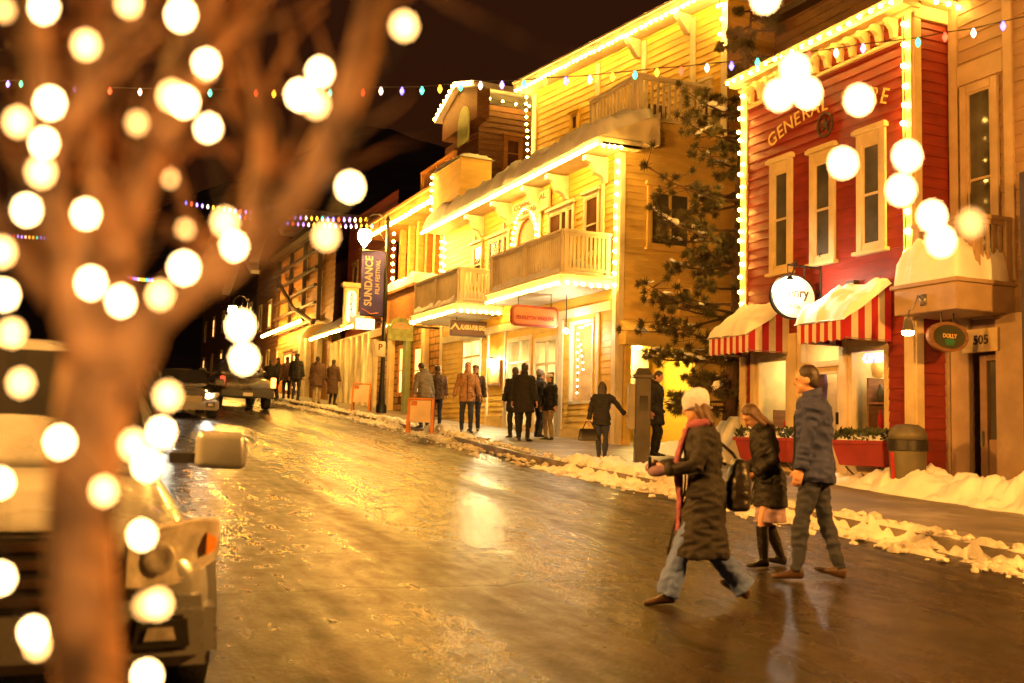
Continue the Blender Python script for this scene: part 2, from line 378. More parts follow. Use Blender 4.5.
# ================================================================= BUILDING PIECES
def window(F, P, u0, u1, z0, z1, trim='cream', fw=.11, head=.16, sill=True, pane='pane', rail=True, cols=1, name='window', proud=.05, crown=True, w=0):
    b = MB()
    F.box(b, u0, u0+fw, z0+.002, z1-.002, w, w+proud); F.box(b, u1-fw, u1, z0+.002, z1-.002, w, w+proud)
    F.box(b, u0+fw+.001, u1-fw-.001, z1-head, z1-.003, w, w+proud-.004); F.box(b, u0+fw+.001, u1-fw-.001, z0, z0+fw*.7, w, w+proud-.004)
    if crown: F.box(b, u0-.05, u1+.05, z1, z1+.07, w, w+proud+.06); F.box(b, u0-.02, u1+.02, z1+.07, z1+.10, w, w+proud+.03)
    wn = b.build(name, M[trim], P, bevel=.006)
    iu0, iu1, iz0, iz1 = u0+fw, u1-fw, z0+fw*.7, z1-head
    b = MB(); F.quad(b, iu0-.01, iu1+.01, iz0-.01, iz1+.01, w+.006); b.build('pane', M[pane], wn)
    b = MB(); sb = .035
    for k in range(cols):
        a = iu0+(iu1-iu0)*k/cols; c = iu0+(iu1-iu0)*(k+1)/cols
        F.box(b, a, a+sb, iz0, iz1, w+.008, w+.03); F.box(b, c-sb, c-.001, iz0, iz1, w+.008, w+.03)
        F.box(b, a+sb, c-sb-.001, iz0, iz0+sb, w+.008, w+.028); F.box(b, a+sb, c-sb-.001, iz1-sb, iz1, w+.008, w+.028)
        if rail: F.box(b, a+sb, c-sb-.001, (iz0+iz1)/2-.02, (iz0+iz1)/2+.02, w+.008, w+.034)
    b.build('sash', M[trim], wn)
    if sill:
        b = MB(); F.box(b, u0-.05, u1+.05, z0-.06, z0-.001, w-.01, w+proud+.06); b.build('sill', M[trim], wn, bevel=.006)
    return wn
def room(F, P, u0, u1, z0, z1, dep, wall='cream', lampst=None, w0=-.02):
    b = MB(); q = F.pt
    A = [q(u0, z0, w0), q(u1, z0, w0), q(u1, z1, w0), q(u0, z1, w0)]; B = [q(u0, z0, -dep), q(u1, z0, -dep), q(u1, z1, -dep), q(u0, z1, -dep)]
    b.face(B)
    for i in range(4): j = (i+1) % 4; b.face([A[i], A[j], B[j], B[i]])
    r = b.build('interior', M[wall], P)
    if lampst:
        b = MB(); um = (u0+u1)/2; hw = min(.5, (u1-u0)*.3); F.box(b, um-hw, um+hw, z1-.09, z1-.03, -dep*.65, -dep*.35); b.build('ceiling_lamp', M[lampst], r)
    return r
def shopwin(F, P, u0, u1, z0, z1, trim, fw=.08, w=0, bars=(), name='shop_window'):
    b = MB()
    F.box(b, u0, u0+fw, z0, z1, w-.06, w+.04); F.box(b, u1-fw, u1, z0, z1, w-.06, w+.04)
    F.box(b, u0+fw+.001, u1-fw-.001, z1-fw, z1-.002, w-.06, w+.038); F.box(b, u0+fw+.001, u1-fw-.001, z0+.002, z0+fw, w-.06, w+.038)
    for kind, t in bars:
        if kind == 'h': z = z0+(z1-z0)*t; F.box(b, u0+fw+.001, u1-fw-.001, z-.03, z+.03, w-.05, w+.03)
        else: u = u0+(u1-u0)*t; F.box(b, u-.025, u+.025, z0+fw+.001, z1-fw-.001, w-.05, w+.028)
    s = b.build(name, M[trim], P, bevel=.005)
    b = MB(); F.quad(b, u0+fw-.01, u1-fw+.01, z0+fw-.01, z1-fw+.01, w-.03); b.build('pane', M['glass'], s)
    return s
def string(label, paths, spacing, r=.042, mt='bulb', jitter=.012, group='strings of warm white bulbs', cordr=.008, name='string_lights', off=(0, 0, 0)):
    """one string: cord(s) as one mesh, each bulb a child"""
    p0 = V(paths[0][0]); root = thing(name, label, 'string lights', p0, group)
    b = MB()
    for p in paths:
        b.tube([V(q) for q in p], cordr, 5)
    b.build('cord', M['black'], root)
    me = bulb_mesh(r, mt); n = 0
    pts = []
    for p in paths:
        for a, c in zip(p, p[1:]):
            a, c = V(a), V(c); k = max(1, int(round((c-a).length/spacing)))
            for i in range(k): pts.append(a.lerp(c, (i+.5)/k)+V((random.uniform(-1, 1), random.uniform(-1, 1), random.uniform(-1, 1)))*jitter+V(off))
    for q in pts[:100]: place('bulb', me, root, q)
    if len(pts) > 100: print('string too long', label, len(pts))
    return root
_bm = {}
def bulb_mesh(r, mt):
    k = (round(r, 4), mt)
    if k not in _bm:
        b = MB(); bmesh.ops.create_icosphere(b.b, subdivisions=2 if r < .03 or r > .1 else 1, radius=r); _bm[k] = b.data('bulb', M[mt], True)
    return _bm[k]
def railing(P, path, h, trim='white', solid=False, sp=.11, post=True, name='railing', thick=.05):
    """path of deck-level points; pickets between a top and bottom rail"""
    b = MB()
    for a, c in zip(path, path[1:]):
        a, c = V(a), V(c); d = (c-a); L = d.length; d.normalize(); n = V((d.y, -d.x, 0)); up = V((0, 0, 1))
        def bar(s0, s1, z0, z1, t):
            p = [a+d*s0-n*t, a+d*s1-n*t, a+d*s1+n*t, a+d*s0+n*t]
            b.hexa([q+up*z0 for q in p]+[q+up*z1 for q in p])
        bar(-.04, L+.04, h-.06, h, .065); bar(.03, L-.03, h-.13, h-.062, .035); bar(.03, L-.03, .07, .14, .035)
        k = max(1, int(L/sp)); wdt = .03 if not solid else .043
        for i in range(k+1): 
            s = .06+(L-.12)*i/k; bar(s-wdt, s+wdt, .142, h-.132, .018)
        if post:
            m = max(1, int(L/1.5))
            for i in range(m+1): s = .05+(L-.10)*i/m; bar(s-.055, s+.055, -.02, h-.061, .056)
    return b.build(name, M[trim], P)
def snowcap(P, F, u0, u1, w0, w1, zf, th, nu=40, nw=10, seed=0, name='snow', rough=.06, mt='snow', over=.04):
    """thick lumpy snow lying on something; zf(u,w) is the supporting surface"""
    b = MB(); T = []; 
    for i in range(nu+1):
        row = []
        for k in range(nw+1):
            tu, tw = i/nu, k/nw; u = u0+(u1-u0)*tu; w = w0+(w1-w0)*tw
            e = min(1, min(tu, 1-tu)*nu/3.0, min(tw, 1-tw)*nw/2.2); e = e**.5 if e > 0 else 0
            q = noise.fractal(V((u*1.7+seed, w*1.7, seed)), 1, 2, 4); q2 = noise.noise(V((u*8, w*8, seed)))
            z = zf(u, w)+e*th*(1+.5*q)+rough*q2*e-.006*(1-e)
            du = over*noise.noise(V((u*3, w*3, seed+5)))
            row.append(b.b.verts.new(F.pt(u+du*(1 if 0 < i < nu else 2), z, w+over*noise.noise(V((u*4, w*2, seed+9))))))
        T.append(row)
    for r0, r1 in zip(T, T[1:]):
        for a, c, d, e in zip(r0, r0[1:], r1[1:], r1): b.b.faces.new((a, c, d, e))
    return b.build(name, M[mt], P, smooth=True)
def stuffbox(F, P, mtx, name, u0, u1, z0, z1, w0, w1, bevel=0): b = MB(); F.box(b, u0, u1, z0, z1, w0, w1); return b.build(name, M[mtx], P, bevel=bevel)
M['shoplamp'] = emis('shop_ceiling_light', (1, .72, .36), 20)
M['shoplampbright'] = emis('entry_ceiling_light', (1, .80, .45), 75)
M['shopwall'] = mat('shop_wall_paint', (.62, .52, .26), .7, var=.15)
M['shopwarm'] = mat('shop_wall_warm', (.60, .42, .20), .7, var=.2)
M['lamp'] = emis('lamp_light', (1, .84, .58), 700)
M['porchlamp'] = emis('porch_lamp_light', (1, .70, .20), 900)
M['goldletter'] = mat('gold_lettering', (.72, .50, .18), .4, var=.1, bump=0)
M['cloth_red'] = mat('awning_red_canvas', (.42, .014, .022), .8, var=.1, bump=.1)
# ================================================================= RED GENERAL STORE
FR = Fac((12, 16.45), (12, 12.1)); RB = thing('store_building', 'red clapboard general store with gold lettering and three tall cream windows', 'building', (12, 14.3, gz(14.3)))
def rr(*a, w=0): return FR.r(*a, w=w)
zTop = FR.uz(830, 44)[1]; zFr = FR.uz(830, 70)[1]; zAw = 3.55
wA = rr(757.5, 790, 357, 462); wD = rr(799, 845, 337, 478); wB = rr(850, 889.5, 346, 436)
zsl = 1.0
L = FR.L
holes = [(wA[0], wA[1], wA[2], wA[3]), (wD[0], wD[1], zsl-.2, wD[3]), (wB[0], wB[1], wB[2], wB[3])]
b = MB(); FR.siding(b, 0, L, .7, zTop, holes, .17, .02)
FS2 = Fac((12.0, 12.1), (17, 12.1)); FS2.siding(b, 0, 5, .6, zTop-.15, (), .17, .02)
FN = Fac((17, 16.45), (12, 16.45)); FN.siding(b, 0, 5, .6, zTop-.1, (), .17, .02)
b.face([(12.02, 12.12, zTop-.2), (17, 12.12, zTop-.2), (17, 16.43, zTop-.2), (12.02, 16.43, zTop-.2)])
b.build('wall', M['red'], RB)
for F, u0, u1 in ((FR, -.02, .17), (FR, L-.17, L+.022), (FS2, -.0, .15)):     # corner boards and cornice
    b = MB(); F.box(b, u0, u1, .7, zTop-.06, -.01, .045); b.build('corner_board', M['cream'], RB, bevel=.005)
b = MB()
FR.box(b, -.15, L+.16, zTop, zTop+.09, -.1, .36); FR.box(b, -.1, L+.1, zTop-.07, zTop-.001, -.1, .28); FR.box(b, -.06, L+.06, zTop-.14, zTop-.071, -.05, .10)
FS2.box(b, .0, 4, zTop, zTop+.09, -.1, .25); FS2.box(b, .0, 4, zTop-.22, zTop-.001, -.05, .06)
FR.box(b, .172, L-.172, zFr-.06, zFr, .0, .075)
cb = b.build('cornice', M['cream'], RB, bevel=.008)
for i in range(13):
    u = .32+(L-.64)*i/12; b = MB(); prof = [(0, 0), (.10, .02), (.13, .16), (.2, .22), (.24, zTop-.142-zFr-.002), (0, zTop-.142-zFr-.002)]
    b.prism(prof, FR.pt(u-.045, zFr, .003), FR.n, (0, 0, 1), FR.d, 0, .09); b.build('bracket', M['cream'], cb)
snowcap(RB, FR, -.1, L+.1, -.25, .3, lambda u, w: zTop+.095, .05, 40, 8, 3)
# painted letters in an arc and the star medallion
pts = [FR.uz(774, 140), FR.uz(829, 103.5), FR.uz(886, 97)]
(ax, ay), (bx, by), (cx_, cy_) = pts
dd = 2*(ax*(by-cy_)+bx*(cy_-ay)+cx_*(ay-by))
ux = ((ax*ax+ay*ay)*(by-cy_)+(bx*bx+by*by)*(cy_-ay)+(cx_*cx_+cy_*cy_)*(ay-by))/dd; uy = ((ax*ax+ay*ay)*(cx_-bx)+(bx*bx+by*by)*(ax-cx_)+(cx_*cx_+cy_*cy_)*(bx-ax))/dd
Rad = math.hypot(ax-ux, ay-uy); t0 = math.atan2(ay-uy, ax-ux); t1 = math.atan2(cy_-uy, cx_-ux)
b = MB(); T = 'GENERAL STORE'
for i, ch in enumerate(T):
    if ch == ' ': continue
    if i == 8: b.build('lettering', M['goldletter'], RB); b = MB()
    t = t0+(t1-t0)*i/(len(T)-1); FR.text(b, ch, .36, ux+Rad*cos(t), uy+Rad*sin(t), .035, t-pi/2, .006, .0)
b.build('lettering', M['goldletter'], RB)
mu, mz = FR.uz(826.5, 125); b = MB()
ringr = [(.20, .0), (.20, .03), (.165, .03), (.165, .0)]
rs = []
for k in range(28):
    t = 2*pi*k/28; rs.append([FR.pt(mu+r_*cos(t), mz+r_*sin(t)*1.12, .022+w_) for r_, w_ in ringr])
rs.append(rs[0]); b.rings(rs, cap=False)
b.prism([((.15 if k % 2 == 0 else .06)*sin(pi*k/5), (.15 if k % 2 == 0 else .06)*cos(pi*k/5)) for k in range(10)], FR.pt(mu, mz, .021), FR.d, (0, 0, 1), FR.n, 0, .02)
b.build('medallion', M['darkwood'], RB)
for q in ((770.5, 793, 161.5, 272), (810.5, 836, 151, 262), (857.5, 886.5, 131.5, 250)):
    window(FR, RB, *rr(*q, w=.03), fw=.13, head=.2, w=.019, pane='pane')
# shop front: two lit display windows and a glazed door
b = MB()
for u0, u1, z0, z1 in ((wA[1], wD[0], .75, wB[3]+.35), (wD[1], wB[0], .75, wB[3]+.35), (wA[0]-.14, wA[0], .75, wA[3]+.3)): FR.box(b, u0, u1, z0, z1, .0, .07)
for w_ in (wA, wB): FR.box(b, w_[0], w_[1], .75, w_[2]-.02, .022, .05); FR.box(b, w_[0], w_[1], w_[3], w_[3]+.12, .022, .06)
b.build('shopfront_panel', M['cream'], RB, bevel=.006)
room(FR, RB, wA[0]-.1, wD[0]-.05, wA[2]-.1, wA[3]+.1, 1.6, 'shopwall', 'shoplamp')
room(FR, RB, wD[1]+.05, wB[1]+.1, wB[2]-.1, wB[3]+.1, 1.6, 'shopwall', 'shoplamp')
room(FR, RB, wD[0]-.03, wD[1]+.03, .8, wD[3]+.05, 1.8, 'shopwarm', 'shoplamp')
shopwin(FR, RB, *wA, 'cream'); shopwin(FR, RB, *wB, 'cream')
zt = wD[3]-.42
b = MB(); 
FR.box(b, wD[0], wD[0]+.1, zsl-.2, wD[3], -.06, .05); FR.box(b, wD[1]-.1, wD[1], zsl-.2, wD[3], -.06, .05); FR.box(b, wD[0]+.101, wD[1]-.101, wD[3]-.08, wD[3]-.002, -.06, .048); FR.box(b, wD[0]+.101, wD[1]-.101, zt-.1, zt, -.06, .048)
FR.box(b, wD[0]+.101, wD[0]+.2, zsl-.1, zt-.101, -.05, .0); FR.box(b, wD[1]-.2, wD[1]-.101, zsl-.1, zt-.101, -.05, .0); FR.box(b, wD[0]+.2, wD[1]-.2, zsl-.1, zsl+.6, -.05, -.002); FR.box(b, wD[0]+.2, wD[1]-.2, zt-.22, zt-.101, -.05, -.002)
dr = b.build('door', M['cream'], RB, bevel=.005)
b = MB(); FR.quad(b, wD[0]+.1, wD[1]-.1, zsl-.1, wD[3]-.05, -.055); b.build('pane', M['glass'], dr)
b = MB(); FR.box(b, wD[1]-.17, wD[1]-.13, zsl+.85, zsl+1.05, .0, .05); b.build('handle', M['black'], dr)
def picture(F, nm, lab, u, z, w, sx, sz, m1, m2, th=.05):
    t = thing(nm, lab, 'display panel', F.pt(u, z-sz/2, w)); b = MB(); F.box(b, u-sx/2, u+sx/2, z-sz/2, z+sz/2, w, w+th); b.build('frame', M[m1], t, bevel=.01)
    b = MB(); F.box(b, u-sx/2+.05, u+sx/2-.05, z-sz/2+.05, z+sz/2-.05, w+th-.01, w+th+.004); b.build('panel', M[m2], t); return t
u, z = FR.uz(782, 390, -.8); picture(FR, 'folding_screen', 'tall brown framed panel standing in the left display window of the red store', u, z-.2, -.9, .62, 1.35, 'brown', 'paleyellow')
# shelves of small goods in both display windows
def shelves(lab, u0, u1, zb, w, seed, n=2):
    t = thing('display_shelf', lab, 'shelf', FR.pt((u0+u1)/2, zb, w)); rd_ = random.Random(seed); b = MB()
    for a in (u0, u1-.04): FR.box(b, a, a+.04, zb, zb+.95, w-.2, w+.16)
    b.build('frame', M['brown'], t)
    for k in range(n):
        z = zb+.1+k*.42; b = MB(); FR.box(b, u0+.041, u1-.041, z, z+.03, w-.2, w+.15); sh = b.build('shelf', M['brown'], t); u = u0+.12
        while u < u1-.12:
            r_ = rd_.uniform(.035, .075); h = rd_.uniform(.1, .32); b = MB(); b.lathe([(r_, 0), (r_*1.05, h*.6), (r_*.5, h*.85), (r_*.45, h)], FR.pt(u, z+.031, w-.02), 10); b.build('jar', M[rd_.choice(('darkwood', 'cloth_red', 'paleyellow', 'greenboard', 'rust', 'white'))], sh, smooth=True); u += r_*2+rd_.uniform(.03, .12)
    return t
for k_, c_ in (('greenboard', (.05, .055, .03)), ('rust', (.48, .14, .05))): M[k_] = mat(k_+'_paint', c_, .5, var=.15)
shelves('brown shelf of small jars low in the left display window', wA[0]+.12, wA[1]-.1, wA[2]-.0, -.42, 5)
shelves('brown shelf of small jars low in the right display window', wB[0]+.1, wB[1]-.1, wB[2]-.0, -.42, 8)
# the hanging purple jacket in the doorway
M['purple'] = mat('purple_cloth', (.10, .055, .15), .85, var=.25, bump=.2)
u, z = FR.uz(815, 385, -.25); 
b = MB(); up = V((0, 0, 1))
b.loft([(FR.pt(u, z+zz, -.25), FR.d, FR.n, a, c) for zz, a, c in ((.36, .05, .04), (.33, .13, .07), (.26, .21, .09), (.0, .2, .11), (-.35, .23, .12), (-.42, .22, .11))], 16)
for s in (-1, 1): b.tube([FR.pt(u+s*.18, z+.26, -.25), FR.pt(u+s*.27, z, -.22), FR.pt(u+s*.27, z-.33, -.2)], [.075, .07, .06], 10)
j = evaluated(b.data('jacket', M['purple']), [('REMESH', dict(mode='VOXEL', voxel_size=.02)), ('SMOOTH', dict(factor=.6, iterations=4))]); j.polygons.foreach_set('use_smooth', [True]*len(j.polygons)); j.materials.clear(); j.materials.append(M['purple'])
jo = place('jacket', j); props(jo, 'purple jacket hanging behind the glass door of the red store', 'jacket')
M['screen'] = emis('violet_sign_light', (.45, .35, 1), 2.5)
u, z = FR.uz(866, 395, -.5)
t = thing('display_stand', 'pale display stand with a violet lit sign in the right window of the red store', 'display', FR.pt(u, 1.6, -.6))
b = MB(); b.lathe([(.16, 0), (.16, .03), (.03, .06), (.03, .95), (.17, 1.0), (.17, 1.04)], FR.pt(u, wB[2]-.08, -.65), 16); b.build('stand', M['white'], t, smooth=True, angle=40)
b = MB(); FR.text(b, 'OPEN', .2, (wB[0]+wB[1])/2, wB[2]+1.25, -.12, 0, .012, .01); b.build('lit_lettering', M['screen'], t)
b = MB(); b.lathe([(.02, 0), (.13, .05), (.16, .2), (.11, .34), (.05, .42), (.06, .5)], FR.pt(u+.05, wB[2]+.96, -.65), 14); b.build('vase', M['paleyellow'], t, smooth=True)
# striped awnings
def awning(name_lab, u0, u1, zf, zw, wf, Fc, nfront, nside):
    A = props(place('awning', bpy.data.meshes.new('awning_root'), RB), None) if False else None
    b = MB(); hv = .30
    def col(i): return i % 2
    def stripe(fa, fb, idx):
        f = b.face(fa); 
        if f: f.material_index = idx
    for i in range(nfront):     # front valance and sloping top
        a = u0+(u1-u0)*i/nfront; c = u0+(u1-u0)*(i+1)/nfront
        stripe([Fc.pt(a, zf-.03*(i % 2), wf), Fc.pt(c, zf-.03*((i+1) % 2), wf), Fc.pt(c, zf+hv, wf), Fc.pt(a, zf+hv, wf)], 0, col(i))
        stripe([Fc.pt(a, zf+hv, wf), Fc.pt(c, zf+hv, wf), Fc.pt(c, zw, .04), Fc.pt(a, zw, .04)], 0, col(i))
    for uu in (u0, u1):
        for i in range(nside):
            ta, tc = i/nside, (i+1)/nside; wa, wc = wf*(1-ta)+.04*ta, wf*(1-tc)+.04*tc
            za = zf+hv+(zw-zf-hv)*ta; zc = zf+hv+(zw-zf-hv)*tc
            stripe([Fc.pt(uu, zf, wa), Fc.pt(uu, zf, wc), Fc.pt(uu, zc, wc), Fc.pt(uu, za, wa)], 0, col(i+1))
    o = b.build('awning', [M['white'], M['cloth_red']], RB)
    b = MB(); b.tube([Fc.pt(u0, zf+hv, wf+.01), Fc.pt(u1, zf+hv, wf+.01)], .015, 6)
    for uu in (u0+.01, u1-.01): b.tube([Fc.pt(uu, zf+.02, .05), Fc.pt(uu, zf+.02, wf)], .014, 6)
    b.build('awning_frame', M['steel'], o)
    slope = (zw-zf-hv)/wf
    snowcap(o, Fc, u0-.03, u1+.03, .05, wf+.03, lambda u, w: zf+hv+.015+slope*(wf-w), .17, 46, 14, u0*3+2, over=.05)
    return o
aw1 = (FR.uz(709, 352, .92)[0], FR.uz(791, 351)[0]); awning('', aw1[0], aw1[1], 3.10, 3.98, .92, FR, 13, 6)
aw2 = (FR.uz(797, 338, .97)[0], FR.uz(893.5, 334)[0]); awning('', aw2[0], aw2[1], 3.13, 4.08, .97, FR, 12, 7)
# hanging oval shop sign with its lamp
su, szz = FR.uz(822, 285); sp = FR.pt(su, szz, 0); cen = at_y(792.5, 297, sp.y)
rx = abs(at_y(815, 297, sp.y).x-at_y(770, 297, sp.y).x)/2; rz = abs(at_y(792, 274, sp.y).z-at_y(792, 319, sp.y).z)/2
SG = thing('hanging_sign', 'cream oval sign with dark rim hanging lit over the red store awnings', 'sign', cen)
M['signface'] = mat('sign_cream_board', (.66, .60, .44), .5, var=.06, bump=.03)
b = MB(); b.rings([[cen+V((rx*f*cos(2*pi*k/40), yy, rz*f*sin(2*pi*k/40))) for k in range(40)] for f, yy in ((.94, -.032), (1, -.03), (1, .03), (.94, .032))]); b.build('rim', M['black'], SG, smooth=True, angle=30)
b = MB(); b.rings([[cen+V((rx*.925*cos(2*pi*k/40), yy, rz*.925*sin(2*pi*k/40))) for k in range(40)] for yy in (-.04, .04)]); b.build('board', M['signface'], SG)
def flat_text(parent, nm, txt, size, c, right, n, m, rot=0, bold=0, ext=.003):
    b = MB(); b.mesh(text_mesh(txt, size, ext, bold), frame_matrix(c, right, (0, 0, 1), n) @ Matrix.Rotation(rot, 4, 'Z')); return b.build(nm, M[m], parent)
flat_text(SG, 'lettering', 'Henry', rz*.62, cen+V((0, -.046, rz*.18)), (1, 0, 0), (0, -1, 0), 'darkwood', 0, .004)
flat_text(SG, 'lettering', 'of Co.', rz*.3, cen+V((0, -.046, -rz*.42)), (1, 0, 0), (0, -1, 0), 'brown')
b = MB(); b.tube([sp+V((-.03, 0, .55)), sp+V((-.03, 0, -.55))], .022, 6); b.tube([sp+V((-.03, 0, .28)), cen+V((-.1, 0, rz+.16))], .018, 6); b.tube([cen+V((.25, 0, rz*.8)), cen+V((.25, 0, rz+.16))], .01, 5); b.tube([cen+V((-.1, 0, rz+.02)), cen+V((-.1, 0, rz+.16))], .01, 5); b.build('bracket', M['black'], SG)
lc = at_y(790, 284, sp.y-.22)
b = MB(); b.tube([cen+V((-.05, 0, rz+.17)), cen+V((-.05, -.2, rz+.2)), lc+V((0, 0, .1))], .012, 6); b.lathe([(.03, .14), (.045, .11), (.07, .07), (.065, .065), (.02, .09)], lc, 14); lh = b.build('lamp_shade', M['black'], SG, smooth=True)
place('lamp_bulb', bulb_mesh(.07, 'lamp'), lh, lc+V((0, 0, -.0)))
# planters with evergreen and snow
M['leaf'] = mat('winter_greens', (.045, .06, .02), .7, var=.4); M['planter'] = mat('red_planter_paint', (.33, .04, .03), .5, var=.12)
def planter(lab, u0, u1, z0, z1):
    t = thing('planter_box', lab, 'planter', FR.pt((u0+u1)/2, z0, .25), 'planter boxes on the red store'); b = MB()
    A = [FR.pt(u0+.08, z0, .42), FR.pt(u1-.08, z0, .42), FR.pt(u1-.08, z0, .08), FR.pt(u0+.08, z0, .08)]; B = [FR.pt(u0, z1, .52), FR.pt(u1, z1, .52), FR.pt(u1, z1, .075), FR.pt(u0, z1, .075)]
    b.hexa(A+B); FR.box(b, u0-.02, u1+.02, z1-.05, z1+.01, .072, .54); b.build('box', M['planter'], t, bevel=.008)
    b = MB()
    for s in (u0+.2, u1-.2): b = MB(); b.tube([FR.pt(s, z0-.28, .06), FR.pt(s, z0-.014, .4), FR.pt(s, z0-.014, .06)], .016, 5); b.build('bracket', M['black'], t)
    b = MB(); rnd = random.Random(int(u0*100))
    for i in range(900):
        c = FR.pt(rnd.uniform(u0, u1), z1+rnd.uniform(.0, .16), rnd.uniform(.08, .5)); d = V((rnd.uniform(-1, 1), rnd.uniform(-1, 1), rnd.uniform(-.1, 1.2))).normalized(); s = d.cross(V((rnd.random(), rnd.random(), rnd.random()))).normalized()*.013; l = rnd.uniform(.04, .11)
        b.face([c-s, c+d*l*.5-s*1.3, c+d*l, c+d*l*.5+s*1.3, c+s])
    b.build('foliage', M['leaf'], t)
    snowcap(t, FR, u0+.05, u1-.05, .1, .5, lambda u, w: z1-.0, .13, 30, 8, u0*7, rough=.12)
planter('red planter box of snowy greens under the right display window', *(lambda q: (q[0], q[1], q[2], q[3]))(FR.r(834, 886, 441, 466, w=.45)))
planter('red planter box of snowy greens under the left display window', *(lambda q: (q[0], q[1], q[2], q[3]))(FR.r(737, 790, 438, 461, w=.45)))
# strings of bulbs on the store
z_ = zTop-.03
string('string of warm bulbs along the cornice of the red store', [[FR.pt(-.1, z_, .40), FR.pt(L+.12, z_, .40)], [FS2.pt(.1, z_, .30), FS2.pt(1.0, z_, .30)]], .24, r=.038, jitter=.02)
string('dense string of warm bulbs down the left edge of the red store', [[FR.pt(.02, zTop-.15, .09), FR.pt(.04, 5.2, .09), FR.pt(.03, 4.05, .09)]], .215, r=.037, jitter=.045)
string('sparse string of warm bulbs down the right edge of the red store', [[FR.pt(L-.08, zTop-.15, .09), FR.pt(L-.06, 6, .09), FR.pt(L-.08, 4.3, .09)]], .31, jitter=.03)
b = MB(); FR.box(b, FR.uz(856, 285)[0]-.1, FR.uz(856, 285)[0]+.1, FR.uz(856, 285)[1]-.06, FR.uz(856, 285)[1]+.06, .02, .14); b.build('utility_box', M['darkwood'], RB)
# ================================================================= GREY-BROWN BUILDING AT THE RIGHT
GX = 12.75; FG = Fac((GX, 12.04), (GX, 6.5)); GB = thing('corner_building', 'brown sided building with snowy porch canopy and tall dark window', 'building', (GX, 10, gz(10)))
wg = FG.r(963, 1001, 92, 205); zc0, zc1 = 3.47, 3.86
dG = FG.r(976, 1000, 352, 505); 
b = MB(); FG.siding(b, 0, FG.L, .3, 11, [(dG[0]-.02, dG[1]+.02, .3, dG[3])], .2, .02); b.build('wall', M['gray'], GB)
FGn = Fac((17, 12.04), (GX, 12.04)); b = MB(); FGn.siding(b, 0, 17-GX, .3, 11, (), .2, .02); b.build('wall', M['gray'], GB)
u_ = FG.uz(1006, 150)[0]; za, zb = FG.uz(975, 82)[1], FG.uz(975, 68)[1]
for q in ((-.02, .16, .3, 11, 0, .05), (u_, u_+.17, zc1+.1, 11, 0, .05), (.162, u_-.002, za, zb+.1, 0, .052)):
    b = MB(); FG.box(b, *q); b.build('trim_board', M['graytrim'], GB, bevel=.006)

u3 = FG.uz(1012, 250)[0]
window(FG, GB, wg[0], wg[1], zc1+.25, za-.03, 'graytrim', .13, .13, w=.02, crown=False)
# canopy
cw = GX-11.6; cu0, cu1 = FG.uz(894, 300, cw)[0], FG.uz(956.5, 300, cw)[0]
b = MB(); FG.box(b, cu0, cu1, zc0, zc1, -.0, cw); FG.box(b, cu0-.05, cu1+.05, zc1, zc1+.06, 0, cw+.05); b.build('canopy', M['graytrim'], GB, bevel=.01)
snowcap(GB, FG, cu0+.02, cu1+.03, .06, cw+.02, lambda u, w: zc1+.06, .5, 40, 22, 21, rough=.05)
zr = FG.uz(960, 190, .3)[1]
railing(GB, [FG.pt(cu0+.1, zc1+.07, cw-.35), FG.pt(cu1-.05, zc1+.07, cw-.35)], .95, 'graytrim', sp=.13)
railing(GB, [FG.pt(cu1-.05, zc1+.07, cw-.36), FG.pt(cu1-.05, zc1+.07, .06)], .95, 'graytrim', sp=.13)
# door bay under the canopy
cl = FG.r(940, 976, 340, 470); z0 = .55
b = MB()
for q in ((cl[0], cl[0]+.10, z0, zc0-.002, .02, .11), (cl[0]+.12, cl[0]+.30, z0, zc0-.002, .02, .14), (cl[0]+.32, cl[1]-.03, z0, zc0-.002, .02, .11), (dG[1]+.022, dG[1]+.16, z0, zc0-.002, .02, .10), (dG[1]+.17, dG[1]+.55, z0, zc0-.002, .02, .14), (cl[1], dG[1], dG[3]+.5, zc0-.003, .02, .10)):
    b = MB(); FG.box(b, *q); b.build('pilaster', M['graytrim'], GB, bevel=.008)

b = MB(); FG.box(b, dG[0]-.01, dG[0]+.12, z0, dG[3]-.02, -.2, -.1); FG.box(b, dG[1]-.06, dG[1]+.015, z0, dG[3]-.02, -.2, -.1); FG.box(b, dG[0]+.121, dG[1]-.061, z0+.0, z0+1.1, -.19, -.13); FG.box(b, dG[0]+.121, dG[1]-.061, dG[3]-.12, dG[3]-.02, -.2, -.1)
gd = b.build('door', M['gray'], GB, bevel=.005)
b = MB(); FG.quad(b, dG[0], dG[1], z0, dG[3]-.03, -.17); b.build('pane', M['pane'], gd)
b = MB(); FG.box(b, dG[0]+.03, dG[0]+.07, z0+1.0, z0+1.22, -.1, -.05); b.build('handle', M['steel'], gd)
nb = FG.r(964, 1000, 329, 352, w=.1)
b = MB(); FG.box(b, nb[0], nb[1], nb[2], nb[3], .03, .15); t = b.build('number_board', M['cream'], GB, bevel=.006)
b = MB(); FG.text(b, '505', .19, (nb[0]+nb[1])/2+.03, (nb[2]+nb[3])/2, .153, 0, .003, .004); b.build('lettering', M['darkwood'], t)
nv = FG.uz(1020, 250, .75)[0]
b = MB(); FG.box(b, nv, nv+.5, .3, 5.3, .45, .75); props(b.build('porch_post', mat('navy_paint', (.05, .045, .075), .6), None, bevel=.01), 'dark navy square post at the right edge beside the canopy', 'post')
